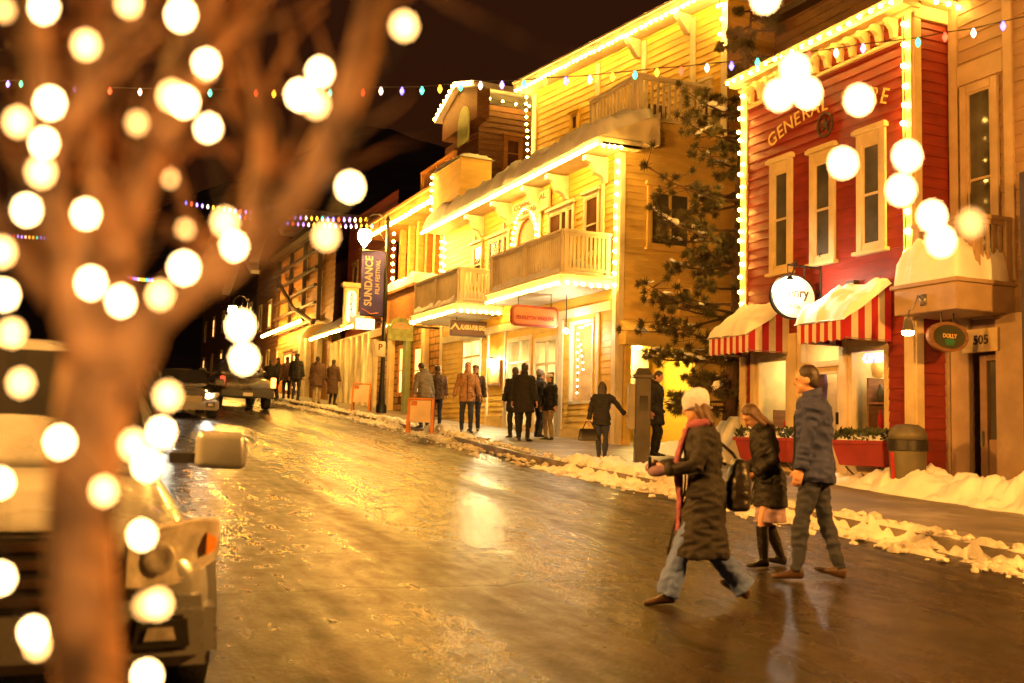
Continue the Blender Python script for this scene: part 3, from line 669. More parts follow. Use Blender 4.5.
# oval hanging sign
cO = at_y(947.5, 337, 11.35); rO = abs(at_y(968, 337, 11.35).x-at_y(928, 337, 11.35).x)/2; rzO = abs(at_y(947, 322, 11.35).z-at_y(947, 352, 11.35).z)/2
OS = thing('hanging_sign', 'small dark green oval sign with brown rim under the snowy canopy', 'sign', cO)
M['leafgreen'] = mat('leaf_green_paint', (.03, .16, .08), .5)
b = MB(); b.rings([[cO+V((rO*f*cos(2*pi*k/36), yy, rzO*f*sin(2*pi*k/36))) for k in range(36)] for f, yy in ((.88, -.035), (1, -.03), (1, .03), (.88, .035))]); b.build('rim', M['brown'], OS, smooth=True, angle=30)
b = MB(); b.rings([[cO+V((rO*.8*cos(2*pi*k/36), yy, rzO*.8*sin(2*pi*k/36))) for k in range(36)] for yy in (-.04, .04)]); b.build('board', M['greenboard'], OS)
flat_text(OS, 'lettering', 'DOLLY', .085, cO+V((0, -.044, .01)), (1, 0, 0), (0, -1, 0), 'goldletter', 0, .002)
b = MB(); b.prism([(-.11, -.03), (0, .0), (.11, -.03), (.07, -.1), (-.07, -.1)], cO+V((0, -.041, -.02)), (1, 0, 0), (0, 0, 1), (0, -1, 0), 0, .006); b.build('emblem', M['leafgreen'], OS)
b = MB()
for s in (-.12, .12): b.tube([cO+V((s, 0, rzO*.9)), V((cO.x+s, cO.y, zc0+.02))], .012, 5)
b.build('hanger', M['black'], OS)
# gooseneck lamp on the canopy
gl = FG.pt(cu0+.42, zc0-.02, cw+.22); gl = at_x(908, 333, 11.33)
WL = thing('gooseneck_lamp', 'lit gooseneck lamp curving down from the front of the snowy canopy', 'lamp', gl)
base = FG.pt(FG.uz(924, 300, cw)[0], FG.uz(924, 300, cw)[1], cw)
b = MB(); b.tube([base, base+V((-.12, .0, .05)), gl+V((-.03, -.12, .33)), gl+V((0, -.02, .34)), gl+V((0, 0, .2))], .014, 7); FG.box(b, FG.uz(924, 300, cw)[0]-.05, FG.uz(924, 300, cw)[0]+.05, base.z-.08, base.z+.08, cw, cw+.03); b.build('arm', M['steel'], WL, smooth=True)
b = MB(); b.lathe([(.03, .22), (.06, .17), (.075, .06), (.10, .03), (.095, .025), (.02, .1)], gl, 16); b.build('shade', M['steel'], WL, smooth=True)
b = MB(); b.lathe([(.012, .08), (.085, .04), (.085, -.01), (.06, -.035), (.01, -.04)], gl, 16); b.build('bulb', emis('gooseneck_light', (1, .72, .4), 30), WL, smooth=True)
# litter bin
tb = V((12.0, 12.35, gz(12.35)+.28)); tb = gp(908, 486, .26)
TB = thing('litter_bin', 'domed grey green litter bin with black band in the snow', 'litter bin', tb)
M['binbody'] = mat('bin_grey_green', (.13, .115, .07), .5, var=.15); M['bandblack'] = mat('black_plastic', (.02, .018, .016), .4); M['redtag'] = mat('red_sticker', (.55, .03, .03), .4)
pxh = (1050/(tb-CAM).dot(_f)); rb = 18.5/pxh; hb = 62/pxh
b = MB(); b.lathe([(rb*.86, -.2), (rb*.9, .0), (rb*.97, hb*.55), (rb*.98, hb*.6)], tb, 28); b.build('body', M['binbody'], TB, smooth=True, angle=50)
b = MB(); b.lathe([(rb, hb*.56), (rb*1.06, hb*.57), (rb*1.06, hb*.73), (rb, hb*.74)], tb, 28); b.build('band', M['bandblack'], TB, smooth=True, angle=40)
b = MB(); b.lathe([(rb*1.02, hb*.741), (rb*1.0, hb*.84), (rb*.85, hb*.93), (rb*.55, hb*.985), (.01, hb)], tb, 28); lid = b.build('lid', M['binbody'], TB, smooth=True)
fd = (CAM-tb); fd.z = 0; fd.normalize(); sd = V((-fd.y, fd.x, 0))
b = MB(); o = tb+fd*rb*.86+V((0, 0, hb*.8)); b.hexa([o-sd*.14+V((0, 0, -.06)), o+sd*.14+V((0, 0, -.06)), o+sd*.14-fd*.1+V((0, 0, -.06)), o-sd*.14-fd*.1+V((0, 0, -.06)), o-sd*.12+V((0, 0, .07)), o+sd*.12+V((0, 0, .07)), o+sd*.12-fd*.1+V((0, 0, .07)), o-sd*.12-fd*.1+V((0, 0, .07))]); b.build('flap', M['bandblack'], lid, bevel=.01)
b = MB(); a0 = math.atan2(-_r.y, -_r.x); 
b.rings([[tb+V((rr_*cos(a), rr_*sin(a), z)) for rr_, z in ((rb*.90, .02), (rb*.985, hb*.54), (rb*.99+.008, hb*.54), (rb*.91+.008, .02))] for a in (a0+.15, a0+.3, a0+.42)]); b.build('sticker', M['redtag'], TB)
# ================================================================= YELLOW COMMERCIAL BUILDING
YB = thing('hotel_building', 'bright yellow wooden commercial building with two balconies and snowy eaves', 'building', (12, 27, gz(27)))
FY = Fac((12, 33.3), (12, 21.3)); FS = Fac((12, 21.3), (20, 21.3)); LY = FY.L
def yr(*a, w=0): return FY.r(*a, w=w)
zE = 8.28                       # eave
zD = 5.06                       # balcony decks
# second storey and ground storey walls
e1 = yr(463, 481, 339, 402); e2 = yr(507, 531, 337, 445); e3 = yr(534, 558, 337, 445); e4 = yr(570, 594, 320, 404)
gdoor = [(e2[0], e2[1], .8, e2[3]), (e3[0], e3[1], .8, e3[3])]
holesY = [e1, e4]+gdoor
b = MB(); FY.siding(b, 0, LY, .8, zE+.1, holesY, .16, .02); b.build('wall', M['yellow'], YB)
pr = FS.r(624, 688, 345, 470)    # porch recess in the side wall
pz = 3.75; pu0, pu1 = .35, max(2.0, FS.uz(692, 400)[0])
b = MB(); FS.siding(b, 0, 8, .8, 8.95, [(pu0, pu1, .8, pz)], .16, .02); b.build('wall', M['paleyellow'], YB)
TBQ = [(FY, LY-.16, LY+.03, .8, zE, 0, .045), (FS, .001, .16, .8, zE, 0, .045), (FY, 0, .18, .8, zE, 0, .045), (FY, .19, LY-.2, zD-.52, zD-.30, .019, .07)]
for px_ in (476, 505, 541.5, 568.5, 604): u = FY.uz(px_, 215)[0]; TBQ.append((FY, u-.07, u+.07, zD+.05, zE-.5, .018, .06))
u5, u6 = FY.uz(563, 360)[0], FY.uz(598, 360)[0]
for u in (u5, u6+.05, e3[1]+.12, e2[0]-.12, FY.uz(489, 360)[0]): TBQ.append((FY, u-.06, u+.06, 1.2, zD-.53, .019, .062))
for q in TBQ: b = MB(); q[0].box(b, *q[1:]); b.build('trim_board', M['white'], YB, bevel=.006)
for q in ((FY.uz(489, 390)[0]+.07, e2[0]-.19, 1.3, 2.1, .02, .10), (e3[1]+.2, LY-.2, 1.0, 1.75, .02, .058)): b = MB(); FY.box(b, *q); b.build('base_panel', M['paleyellow'], YB, bevel=.01)
# eave: fascia, soffit, sloped snow, brackets
ew = .72
b = MB(); FY.box(b, -.1, LY+.35, zE+.0, zE+.22, ew-.05, ew); FY.box(b, -.1, LY+.35, zE+.03, zE+.09, -.4, ew-.051); FY.box(b, LY+.30, LY+.35, zE+.0, zE+.22, -.4, ew-.052)
b.hexa([FY.pt(-.1, zE+.2, ew-.06), FY.pt(LY+.35, zE+.2, ew-.06), FY.pt(LY+.35, zE+.2, -.9), FY.pt(-.1, zE+.2, -.9), FY.pt(-.1, zE+.26, ew), FY.pt(LY+.35, zE+.26, ew), FY.pt(LY+.35, zE+1.0, -.9), FY.pt(-.1, zE+1.0, -.9)])
ev = b.build('eave', M['white'], YB)
for px_, in ((485,), (512,), (543,), (568,), (607,)):
    u = FY.uz(px_, 190)[0]; b = MB(); b.prism([(0, 0), (.08, .02), (.16, .16), (.34, .22), (.46, .45), (.62, .5), (.62, .62), (0, .62)], FY.pt(u-.09, zE-.64, .021), FY.n, (0, 0, 1), FY.d, 0, .18); b.build('bracket', M['white'], ev, bevel=.006)
snowcap(ev, FY, -.05, LY+.4, -.7, ew+.06, lambda u, w: zE+.22+.48*(ew-w)*.95, .42, 120, 18, 31, rough=.07, over=.07)
# windows of the second storey
kw = dict(trim='white', fw=.09, head=.11, w=.02, pane='brownpane', proud=.045)
window(FY, YB, *yr(585, 600.5, 193, 255), **kw)
window(FY, YB, *yr(549, 575, 208, 262), cols=2, **kw)
window(FY, YB, *yr(489, 509, 236, 285), cols=2, **kw)
window(FY, YB, *yr(472.5, 483, 244, 285), **kw)
# arched window
ac = FY.uz(527.5, 243); ra = (FY.uz(539, 243)[0]-FY.uz(516, 243)[0])/2
arc = [(ac[0]+ra*cos(pi-pi*k/14), ac[1]+ra*1.15*sin(pi*k/14)) for k in range(15)]; inn = [(ac[0]+ra*.8*cos(pi-pi*k/14), ac[1]+ra*.9*sin(pi*k/14)) for k in range(15)]
b = MB()
for i in range(14):
    b.hexa([FY.pt(*arc[i], .02), FY.pt(*arc[i+1], .02), FY.pt(*inn[i+1], .02), FY.pt(*inn[i], .02), FY.pt(*arc[i], .07), FY.pt(*arc[i+1], .07), FY.pt(*inn[i+1], .07), FY.pt(*inn[i], .07)])
FY.box(b, ac[0]-ra, ac[0]-ra*.8, zD+.05, ac[1]-.001, .02, .07); FY.box(b, ac[0]+ra*.8, ac[0]+ra, zD+.05, ac[1]-.001, .02, .07)
aw = b.build('arched_window', M['white'], YB)
b = MB(); b.face([FY.pt(ac[0]-ra*.85, zD+.1, .024), FY.pt(ac[0]+ra*.85, zD+.1, .024)]+[FY.pt(u, z, .024) for u, z in inn[::-1]]); b.build('pane', mat('orange_blind', (.45, .16, .04), .5, var=.2), aw)
# sign board
sb_ = yr(513, 549.5, 197, 215, w=.1)
SB = thing('sign_board', 'pale board lettered COMMERCIAL BUILDING above the arched window', 'sign', FY.pt((sb_[0]+sb_[1])/2, sb_[2], .1), None)
b = MB(); FY.box(b, sb_[0], sb_[1], sb_[2], sb_[3], .064, .14); b.build('board', M['white'], SB, bevel=.01)
um = (sb_[0]+sb_[1])/2; hh = sb_[3]-sb_[2]; b = MB(); FY.text(b, 'COMMERCIAL', hh*.40, um, sb_[2]+hh*.69, .143, 0, .003, .008, sx=(sb_[1]-sb_[0])*.9/(hh*.40*6.6)); b.build('lettering', M['brown'], SB); b = MB(); FY.text(b, 'BUILDING', hh*.42, um, sb_[2]+hh*.27, .143, 0, .003, .012, sx=.9); b.build('lettering', M['brown'], SB)
# balconies
def balcony(u0, u1, wd, zd, snowseed, chamf, solid_front=True):
    b = MB()
    pl = [(u0, .02), (u1, .02), (u1, wd-chamf), (u1-chamf*.8, wd), (u0, wd)]
    def deck(z0, z1, grow): b.prism([(u+(grow if u > (u0+u1)/2 else -grow), w+(grow if w > .1 else 0)) for u, w in pl], FY.pt(0, 0, 0), FY.d, FY.n, (0, 0, 1), z0, z1)
    deck(zd, zd+.22, 0); deck(zd+.221, zd+.28, .05); d = b.build('balcony', M['white'], YB)
    zt_ = zd+.28
    path = [FY.pt(u0+.05, zt_, .1), FY.pt(u0+.05, zt_, wd-.1), FY.pt(u1-chamf*.8-.05, zt_, wd-.1), FY.pt(u1-.07, zt_, wd-chamf-.05), FY.pt(u1-.07, zt_, .1)]
    if chamf < .05: path = [path[0], path[1], FY.pt(u1-.07, zt_, wd-.1), path[4]]
    railing(d, path, 1.02, 'white', sp=.115)
    snowcap(d, FY, u0+.1, u1-.15, wd-.45, wd+.0, lambda u, w: zt_, .22, 50, 8, snowseed, rough=.05)
    snowcap(d, FY, u1-.9, u1-.08, .15, wd-.1, lambda u, w: zt_, .34, 16, 16, snowseed+3, rough=.06)
    return d
def yu(y): return 33.3-y
balcony(yu(25.9), yu(21.46), 1.4, zD-.02, 41, .0)
balcony(yu(32.0), yu(27.95), 1.5, zD-.02, 47, .0)
string('string of warm bulbs along the long snowy eave of the yellow building', [[FY.pt(-.05, zE-.0, ew+.10), FY.pt(LY+.3, zE-.0, ew+.10)], [FY.pt(LY+.37, zE-.02, ew), FY.pt(LY+.37, zE-.02, .1)]], .15, r=.045)
string('string of warm bulbs around the deck edge of the nearer balcony', [[FY.pt(yu(25.9), zD-.0, 1.44), FY.pt(yu(21.46), zD-.0, 1.44)], [FY.pt(yu(21.46)+.05, zD-.0, 1.35), FY.pt(yu(21.46)+.05, zD-.0, .1)]], .2, r=.042)
string('string of warm bulbs around the deck edge of the farther balcony', [[FY.pt(yu(32.0), zD, 1.54), FY.pt(yu(27.95), zD, 1.54)], [FY.pt(yu(27.95)+.05, zD, 1.45), FY.pt(yu(27.95)+.05, zD, .1)]], .2, r=.042)
string('string of warm bulbs down the near corner of the yellow building', [[FY.pt(LY+.06, zE-.1, .1), FY.pt(LY+.02, zD-.1, .1)]], .27, r=.045)
string('string of warm bulbs down the far corner of the yellow building', [[FY.pt(.05, zE-.1, .12), FY.pt(.05, zE-2.6, .12)], [FY.pt(.9, zE-.3, .3), FY.pt(.9, zE-2.3, .3)]], .24)
string('small arch of warm bulbs over the arched window', [[FY.pt(ac[0]+ra*1.08*cos(pi-pi*k/9), ac[1]+ra*1.22*sin(pi*k/9), .12) for k in range(10)], [FY.pt(ac[0]-ra*1.08, ac[1]-.02, .12), FY.pt(ac[0]-ra*1.08, ac[1]-.5, .12)]], .15, r=.038)
# raised parapet block at the far end of the eave
pb = FY.uz(445, 166, .5); b = MB(); FY.box(b, -.05, 2.6, zE+.25, pb[1], -.6, .45); b.build('parapet', M['paleyellow'], YB)
snowcap(YB, FY, -.1, 2.7, -.7, .52, lambda u, w: pb[1], .2, 24, 12, 55)
string('short string of warm bulbs on the parapet edge beside the dark sky', [[FY.pt(-.07, pb[1], .5), FY.pt(-.07, zE+.3, .5)]], .22)
# ground storey: entry doors, shop windows
M['doorlit'] = emis('lit_door_glass', (1, .78, .42), 1.5)
room(FY, YB, e2[0]-.02, e3[1]+.02, .9, e3[3]+.1, 3.0, 'shopwall', 'shoplampbright'); room(FY, YB, e1[0]-.05, e1[1]+.05, e1[2]-.05, e1[3]+.1, 1.8, 'shopwall', 'shoplampbright'); room(FY, YB, e4[0]-.05, e4[1]+.05, e4[2]-.05, e4[3]+.05, 1.5, 'shopwarm', 'shoplamp')
for e in (e2, e3):
    dz = 1.35; b = MB(); F = FY; fw = .12
    F.box(b, e[0], e[0]+fw, dz, e[3], -.06, .05); F.box(b, e[1]-fw, e[1], dz, e[3], -.06, .05); F.box(b, e[0]+fw+.001, e[1]-fw-.001, e[3]-.12, e[3]-.002, -.06, .048); F.box(b, e[0]+fw+.001, e[1]-fw-.001, dz, dz+.5, -.05, .03); F.box(b, e[0]+fw+.001, e[1]-fw-.001, e[3]-.75, e[3]-.68, -.05, .03); F.box(b, (e[0]+e[1])/2-.03, (e[0]+e[1])/2+.03, dz+.5, e[3]-.121, -.05, .028)
    d = b.build('door', M['white'], YB, bevel=.006); b = MB(); F.quad(b, e[0]+.08, e[1]-.08, dz+.4, e[3]-.08, -.03); b.build('pane', M['glass'], d)
    b = MB(); F.box(b, e[0]+.3, e[1]-.3, e[3]-1.35, e[3]-.95, -.028, -.02); b.build('poster', M['brown'], d)
shopwin(FY, YB, *e1, 'white', bars=(('v', .5), ('h', .72))); shopwin(FY, YB, *e4, 'white')
string('curtain of tiny white bulbs inside the corner window of the yellow building', [[FY.pt(e4[0]+.14, e4[3]-.15, .03-.16), FY.pt(e4[1]-.14, e4[3]-.12, -.13)], [FY.pt(e4[0]+.15, e4[3]-.2, -.13), FY.pt(e4[0]+.18, e4[2]+.2, -.13)], [FY.pt(e4[1]-.3, e4[3]-.2, -.13), FY.pt(e4[1]-.25, e4[2]+.3, -.13)], [FY.pt(e4[0]+.3, e4[3]-.5, -.13), FY.pt(e4[0]+.5, e4[2]+.8, -.13)]], .17, r=.022, mt='bulbsmall')
M['mtree'] = mat('dark_tree_display', (.05, .05, .025), .8, var=.4)
b = MB(); rnd = random.Random(3); c0 = FY.pt((e4[0]+e4[1])/2+.1, e4[2]+.15, -.6)
for i in range(500):
    h = rnd.random(); rr0 = .34*(1-h)+.02; a = rnd.uniform(0, 6.28); c = c0+V((rr0*cos(a), rr0*sin(a), h*1.5)); d = V((cos(a), sin(a), -.4))*.12; s = V((-sin(a), cos(a), 0))*.02; b.face([c-s, c+s, c+d])
b.tube([c0, c0+V((0, 0, 1.45))], .025, 6)
props(b.build('display_tree', M['mtree']), 'small dark decorated tree inside the corner window of the yellow building', 'tree')
# wall lamp and notice case between window and doors
u, z = FY.uz(496.5, 364); lp = FY.pt(u, z, .2)
WL2 = thing('wall_lamp', 'bright wall lantern above the framed notice beside the entry doors', 'lamp', lp)
b = MB(); b.tube([FY.pt(u, z+.16, .02), FY.pt(u, z+.2, .2)], .015, 6); b.lathe([(.01, .2), (.1, .14), (.09, .13), (.01, .13)], lp, 12); b.build('bracket', M['black'], WL2)
b = MB(); b.lathe([(.02, -.12), (.07, -.09), (.08, .1), (.06, .125), (.01, .128)], lp, 14); b.build('globe', emis('wall_lantern_light', (1, .80, .40), 600), WL2, smooth=True)
nq = yr(490, 502.5, 361, 386); NB = thing('notice_case', 'brown framed notice case under the bright wall lantern', 'notice board', FY.pt(nq[0], nq[2], .02))
b = MB(); FY.box(b, nq[0], nq[1], nq[2], nq[3], .021, .09); b.build('frame', M['brown'], NB, bevel=.015)
b = MB(); FY.box(b, nq[0]+.08, nq[1]-.08, nq[2]+.08, nq[3]-.08, .08, .095); b.build('panel', M['orange'], NB)
# porch in the side wall
M['porchyellow'] = mat('porch_yellow_paint', (.72, .50, .07), .55, var=.06, vscale=2, bump=.1, stretch=(1, 1, 4))
FP = Fac((12, 22.6), (20, 22.6)); b = MB(); FP.siding(b, pu0, pu1, .8, pz, (), .16, .02)
b.face([FS.pt(pu0, .8, 0), FS.pt(pu0, .8, -1.3), FS.pt(pu0, pz, -1.3), FS.pt(pu0, pz, 0)]); b.face([FS.pt(pu1, .8, 0), FS.pt(pu1, .8, -1.3), FS.pt(pu1, pz, -1.3), FS.pt(pu1, pz, 0)]); b.face([FS.pt(pu0, pz, 0), FS.pt(pu1, pz, 0), FS.pt(pu1, pz, -1.3), FS.pt(pu0, pz, -1.3)])
b.build('porch_wall', M['porchyellow'], YB)
pd = FP.r(668, 684, 362, 470); b = MB(); FP.box(b, pd[0], pd[1]+.15, 1.2, pd[3], .02, .08); d = b.build('door', M['white'], YB, bevel=.01)
b = MB()
for i in range(2):
    for k in range(3): FP.box(b, pd[0]+.12+i*.42, pd[0]+.46+i*.42, pd[3]-.65-k*.5, pd[3]-.2-k*.5, .079, .086)
b.build('pane', M['doorlit'], d)
b = MB(); FS.box(b, pu0-.3, pu1+.3, pz-.05, pz+.22, .02, .35); b.hexa([FS.pt(pu0-.3, pz+.221, .02), FS.pt(pu1+.3, pz+.221, .02), FS.pt(pu1+.3, pz+.221, .40), FS.pt(pu0-.3, pz+.221, .40), FS.pt(pu0-.3, pz+.55, .02), FS.pt(pu1+.3, pz+.55, .02), FS.pt(pu1+.3, pz+.26, .42), FS.pt(pu0-.3, pz+.26, .42)]); FS.box(b, pu1, pu1+.16, .8, pz-.06, .02, .10); FS.box(b, pu0-.16, pu0, .8, pz-.06, .02, .10)
b.build('porch_hood', M['paleyellow'], YB)
pl = at_y(637, 346, 21.95); PL = thing('porch_lamp', 'glaring lamp under the soffit of the yellow side porch', 'lamp', pl)
b = MB(); b.lathe([(.02, -.09), (.10, -.06), (.11, .03), (.02, .05)], pl, 14); b.build('globe', M['porchlamp'], PL, smooth=True); b = MB(); b.lathe([(.05, .05), (.06, .06), (.02, .12), (.012, max(.14, pz-pl.z))], pl, 10); b.build('mount', M['black'], PL)
# side windows and roof deck
window(FS, YB, *FS.r(646, 692, 188, 250), trim='paleyellow', fw=.12, head=.14, cols=2, w=.02, pane='pane', rail=False)
wz = FS.r(678, 692, 284, 314); window(FS, YB, wz[0], wz[1], wz[2], wz[3], trim='paleyellow', fw=.07, head=.09, w=.02, pane='pane')
zdk = 8.95
b = MB(); b.prism([(12.1, 21.15), (20, 21.15), (20, 33), (12.1, 33)], (0, 0, 0), (1, 0, 0), (0, 1, 0), (0, 0, 1), zdk, zdk+.16); dk = b.build('roof_deck', M['paleyellow'], YB)
rail_c = at_y(637, 140, 21.25)
railing(dk, [(12.45, 23.6, zdk+.16), (12.45, 21.25, zdk+.16), (15.2, 21.25, zdk+.16)], 1.15, 'white', sp=.17)
for px_, nm in ((662, 'left'), (700, 'right')):
    q = at_y(px_, 118, 22.2); b = MB(); bx = (.5, .45)
    b.box(q.x-.25, q.x+.25, q.y-.2, q.y+.25, zdk+.5, zdk+.58); b.box(q.x-.25, q.x+.25, q.y+.2, q.y+.26, zdk+.58, zdk+1.05)
    for sx in (-.22, .22):
        for sy in (-.17, .2): b.box(q.x+sx-.03, q.x+sx+.03, q.y+sy-.03, q.y+sy+.03, zdk+.161, zdk+.499)
    props(b.build('deck_chair', M['darkwood'], None), f'dark wooden chair on the roof deck, the {"one nearer the street" if nm=="left" else "one nearer the pine"}', 'chair', 'chairs on the roof deck')
# set-back third storey
rt = at_x(717, 3, 14.6); lf = at_z(533, 93, rt.z)
FT = Fac((lf.x, lf.y), (rt.x+ (rt.x-lf.x)*.05, rt.y+(rt.y-lf.y)*.05)); zT = rt.z
b = MB(); FT.siding(b, 0, FT.L, 8.9, zT, (), .19, .022); FTs = Fac((FT.p1.x, FT.p1.y), (FT.p1.x+6, FT.p1.y+.8)); FTs.siding(b, 0, 6, 8.9, zT, (), .19, .022); FTn = Fac((FT.p0.x+7, FT.p0.y+1), (FT.p0.x, FT.p0.y)); FTn.siding(b, 0, FTn.L, 8.9, zT, (), .19, .022); b.build('wall', M['yellow'], YB)
for px_, py_ in ((535, 150), (599, 80), (645, 75), (694, 60)):
    u = FT.uz(px_, py_)[0]; b = MB(); FT.box(b, u-.09, u+.09, 8.9, zT-.1, .021, .06); b.build('trim_board', M['white'], YB)
b = MB(); FT.box(b, FT.L-.2, FT.L+.02, 8.9, zT-.1, .021, .062); b.build('trim_board', M['white'], YB)
b = MB(); FT.box(b, -.3, FT.L+.4, zT+.02, zT+.25, -3, .55); FT.box(b, -.32, FT.L+.42, zT+.251, zT+.31, -3, .6); rf = b.build('roof', M['white'], YB)
snowcap(rf, FT, -.3, FT.L+.4, -2.5, .6, lambda u, w: zT+.31, .18, 60, 12, 61)
for px_ in (690, 640): 
    u = FT.uz(px_, 30)[0]; b = MB(); b.prism([(0, 0), (.1, .02), (.4, .35), (.5, .5), (0, .5)], FT.pt(u-.08, zT-.5, .023), FT.n, (0, 0, 1), FT.d, 0, .16); b.build('bracket', M['white'], rf)
wq = FT.r(571, 580, 112, 135); window(FT, YB, wq[0], wq[1], wq[2]-.3, wq[3], trim='yellow', fw=.1, head=.12, w=.022, pane='brownpane')
wq = FT.r(701, 713, 82, 125); window(FT, YB, wq[0], wq[1], wq[2], wq[3], trim='white', fw=.1, head=.12, w=.022, pane='pane')
string('string of warm bulbs under the top eave of the set-back third storey', [[FT.pt(-.2, zT-.02, .58), FT.pt(FT.L+.1, zT-.02, .58)]], .21, r=.045)
string('loose string of warm bulbs down the corner of the third storey behind the pine', [[FT.pt(FT.L-.1, zT-.3, .15), FT.pt(FT.L-.15, 12.6, .2), FT.pt(FT.L-.05, 11.0, .15)]], .3, r=.05, jitter=.05)
string('short string of warm bulbs down the left corner of the third storey', [[FT.pt(-.1, zT-.05, .2), FT.pt(-.02, zT-2.2, .12)]], .22, r=.045)
# hanging signs
def board_sign(lab, x0, x1, y0, y1, Y, face, rim, lines, lm, top, slope=0, name='hanging_sign', radius=.05):
    c = at_y((x0+x1)/2, (y0+y1)/2, Y); hw = abs(at_y(x1, (y0+y1)/2, Y).x-at_y(x0, (y0+y1)/2, Y).x)/2; hz = abs(at_y((x0+x1)/2, y0, Y).z-at_y((x0+x1)/2, y1, Y).z)/2
    t = thing(name, lab, 'sign', c)
    def rrect(a, h, r): return [(sx*(a-r)+r*cos(an), sz*(h-r)+r*sin(an)) for sx, sz, a0 in ((1, 1, 0), (-1, 1, pi/2), (-1, -1, pi), (1, -1, 3*pi/2)) for an in (a0, a0+pi/4, a0+pi/2)]
    b = MB(); b.prism(rrect(hw, hz, radius), c, (1, 0, 0), (0, 0, 1), (0, -1, 0), -.04, .04); b.build('rim', M[rim], t)
    b = MB(); b.prism(rrect(hw-.06, hz-.06, radius*.7), c, (1, 0, 0), (0, 0, 1), (0, -1, 0), -.05, .05); b.build('board', M[face], t)
    for txt, size, dx, dz, bold, wf in lines:
        me_ = text_mesh(txt, size*hz, .003, bold); wd = max(v.co.x for v in me_.vertices)-min(v.co.x for v in me_.vertices)
        b = MB(); b.mesh(me_, frame_matrix(c+V((dx*hw, -.054, dz*hz)), (1, 0, 0), (0, 0, 1), (0, -1, 0)) @ Matrix.Diagonal((2*hw*wf/wd, 1, 1, 1))); b.build('lettering', M[lm], t)
    b = MB()
    for s in (-.7, .7): b.tube([c+V((s*hw, 0, hz)), V((c.x+s*hw, c.y, top))], .012, 5)
    b.build('hanger', M['black'], t); return t, c, hw, hz
M['rustdark'] = mat('rust_dark_rim', (.20, .03, .015), .5); M['signbrown'] = mat('sign_dark_brown', (.10, .045, .02), .5, var=.15)
board_sign('rust red rounded sign hanging under the nearer balcony', 511, 558, 306, 327, 23.2, 'rust', 'rustdark', [('PENDLETON WOOLENS', .5, 0, -.2, .006, .8)], 'rustdark', zD, radius=.12)
t, c, hw, hz = board_sign('dark brown fur gallery sign with a small emblem under the farther balcony', 450, 493, 321, 337, 29.3, 'signbrown', 'darkwood', [('ALASKA FUR GALLERY', .8, .17, .12, .008, .72)], 'goldletter', zD)
b = MB(); b.prism([(-.16, -.08), (0, .12), (.16, -.08), (.1, -.08), (0, .04), (-.1, -.08)], c+V((-hw*.78, -.051, .03)), (1, 0, 0), (0, 0, 1), (0, -1, 0), 0, .006); b.build('emblem', M['goldletter'], t)
sp_ = at_y(566, 331, 23.0); SL_ = thing('spot_bulb', 'small bare white bulb beside the rust red sign', 'lamp', sp_); place('bulb', bulb_mesh(.07, 'lamp'), SL_, sp_); b = MB(); b.tube([sp_+V((0, 0, .05)), V((sp_.x, sp_.y, zD))], .015, 6); b.build('stem', M['black'], SL_)
# ================================================================= BROWN TOWER WITH GABLE BEHIND THE YELLOW BUILDING
tz = {}
c0 = at_y(478, 150, 36.0)            # near corner of the tower front
TX = c0.x; FTW = Fac((TX, 36+3.6), (TX, 36)); FTS = Fac((TX, 36), (TX+7, 36))
TW = thing('tower_house', 'brown wooden tower house with lit gable behind the parapet against the dark sky', 'building', (TX, 37.5, 8))
zeave = FTS.uz(500, 106)[1]; zrid = FTW.uz(461, 88)[1]; z0t = 7
b = MB(); FTW.siding(b, 0, 3.6, z0t, zeave-.9, (), .22, .03); FTS.siding(b, 0, 7, z0t, zeave, (), .22, .03); b.build('wall', M['brown'], TW)
b = MB()  # gable front, overhanging the wall below
gw = .5; uL, uR, uM = FTW.uz(443, 115, gw)[0], FTW.uz(477, 105, gw)[0], FTW.uz(460.5, 88, gw)[0]; zl = FTW.uz(443, 117, gw)[1]; zb = FTW.uz(447, 138, gw)[1]; zrg = FTW.uz(460.5, 88, gw)[1]
b.prism([(uL, zb), (uR, zb), (uR, zl+.25), (uM, zrg), (uL, zl)], FTW.pt(0, 0, 0), FTW.d, (0, 0, 1), FTW.n, 0, gw); b.build('gable', M['brown'], TW)
b = MB(); b.hexa([FTW.pt(uM, zrg, gw+.25), FTW.pt(uR+.3, zl+.05, gw+.25), FTW.pt(uR+.3, zl+.05, -7), FTW.pt(uM, zrg, -7), FTW.pt(uM, zrg+.2, gw+.25), FTW.pt(uR+.3, zl+.25, gw+.25), FTW.pt(uR+.3, zl+.25, -7), FTW.pt(uM, zrg+.2, -7)])
b.hexa([FTW.pt(uL-.3, zl-.2, gw+.25), FTW.pt(uM, zrg, gw+.25), FTW.pt(uM, zrg, -7), FTW.pt(uL-.3, zl-.2, -7), FTW.pt(uL-.3, zl, gw+.25), FTW.pt(uM, zrg+.2, gw+.25), FTW.pt(uM, zrg+.2, -7), FTW.pt(uL-.3, zl, -7)])
b.build('roof', M['snow'], TW)
eu = FTW.uz(464, 126, gw+.02); b = MB(); b.prism([(.55*cos(t), .75*sin(t)) for t in [pi*k/10 for k in range(11)]]+[(-.55, -.7), (.55, -.7)], FTW.pt(eu[0], eu[1], gw+.005), FTW.d, (0, 0, 1), FTW.n, 0, .06); b.build('arched_panel', mat('pale_green_panel', (.45, .5, .2), .5), TW)  # panel is pale green in its base colour alone
wq = FTS.r(503, 522, 137, 170); window(FTS, TW, wq[0], wq[1], wq[2], wq[3], trim='orange', fw=.14, head=.14, w=.03, pane='brownpane')
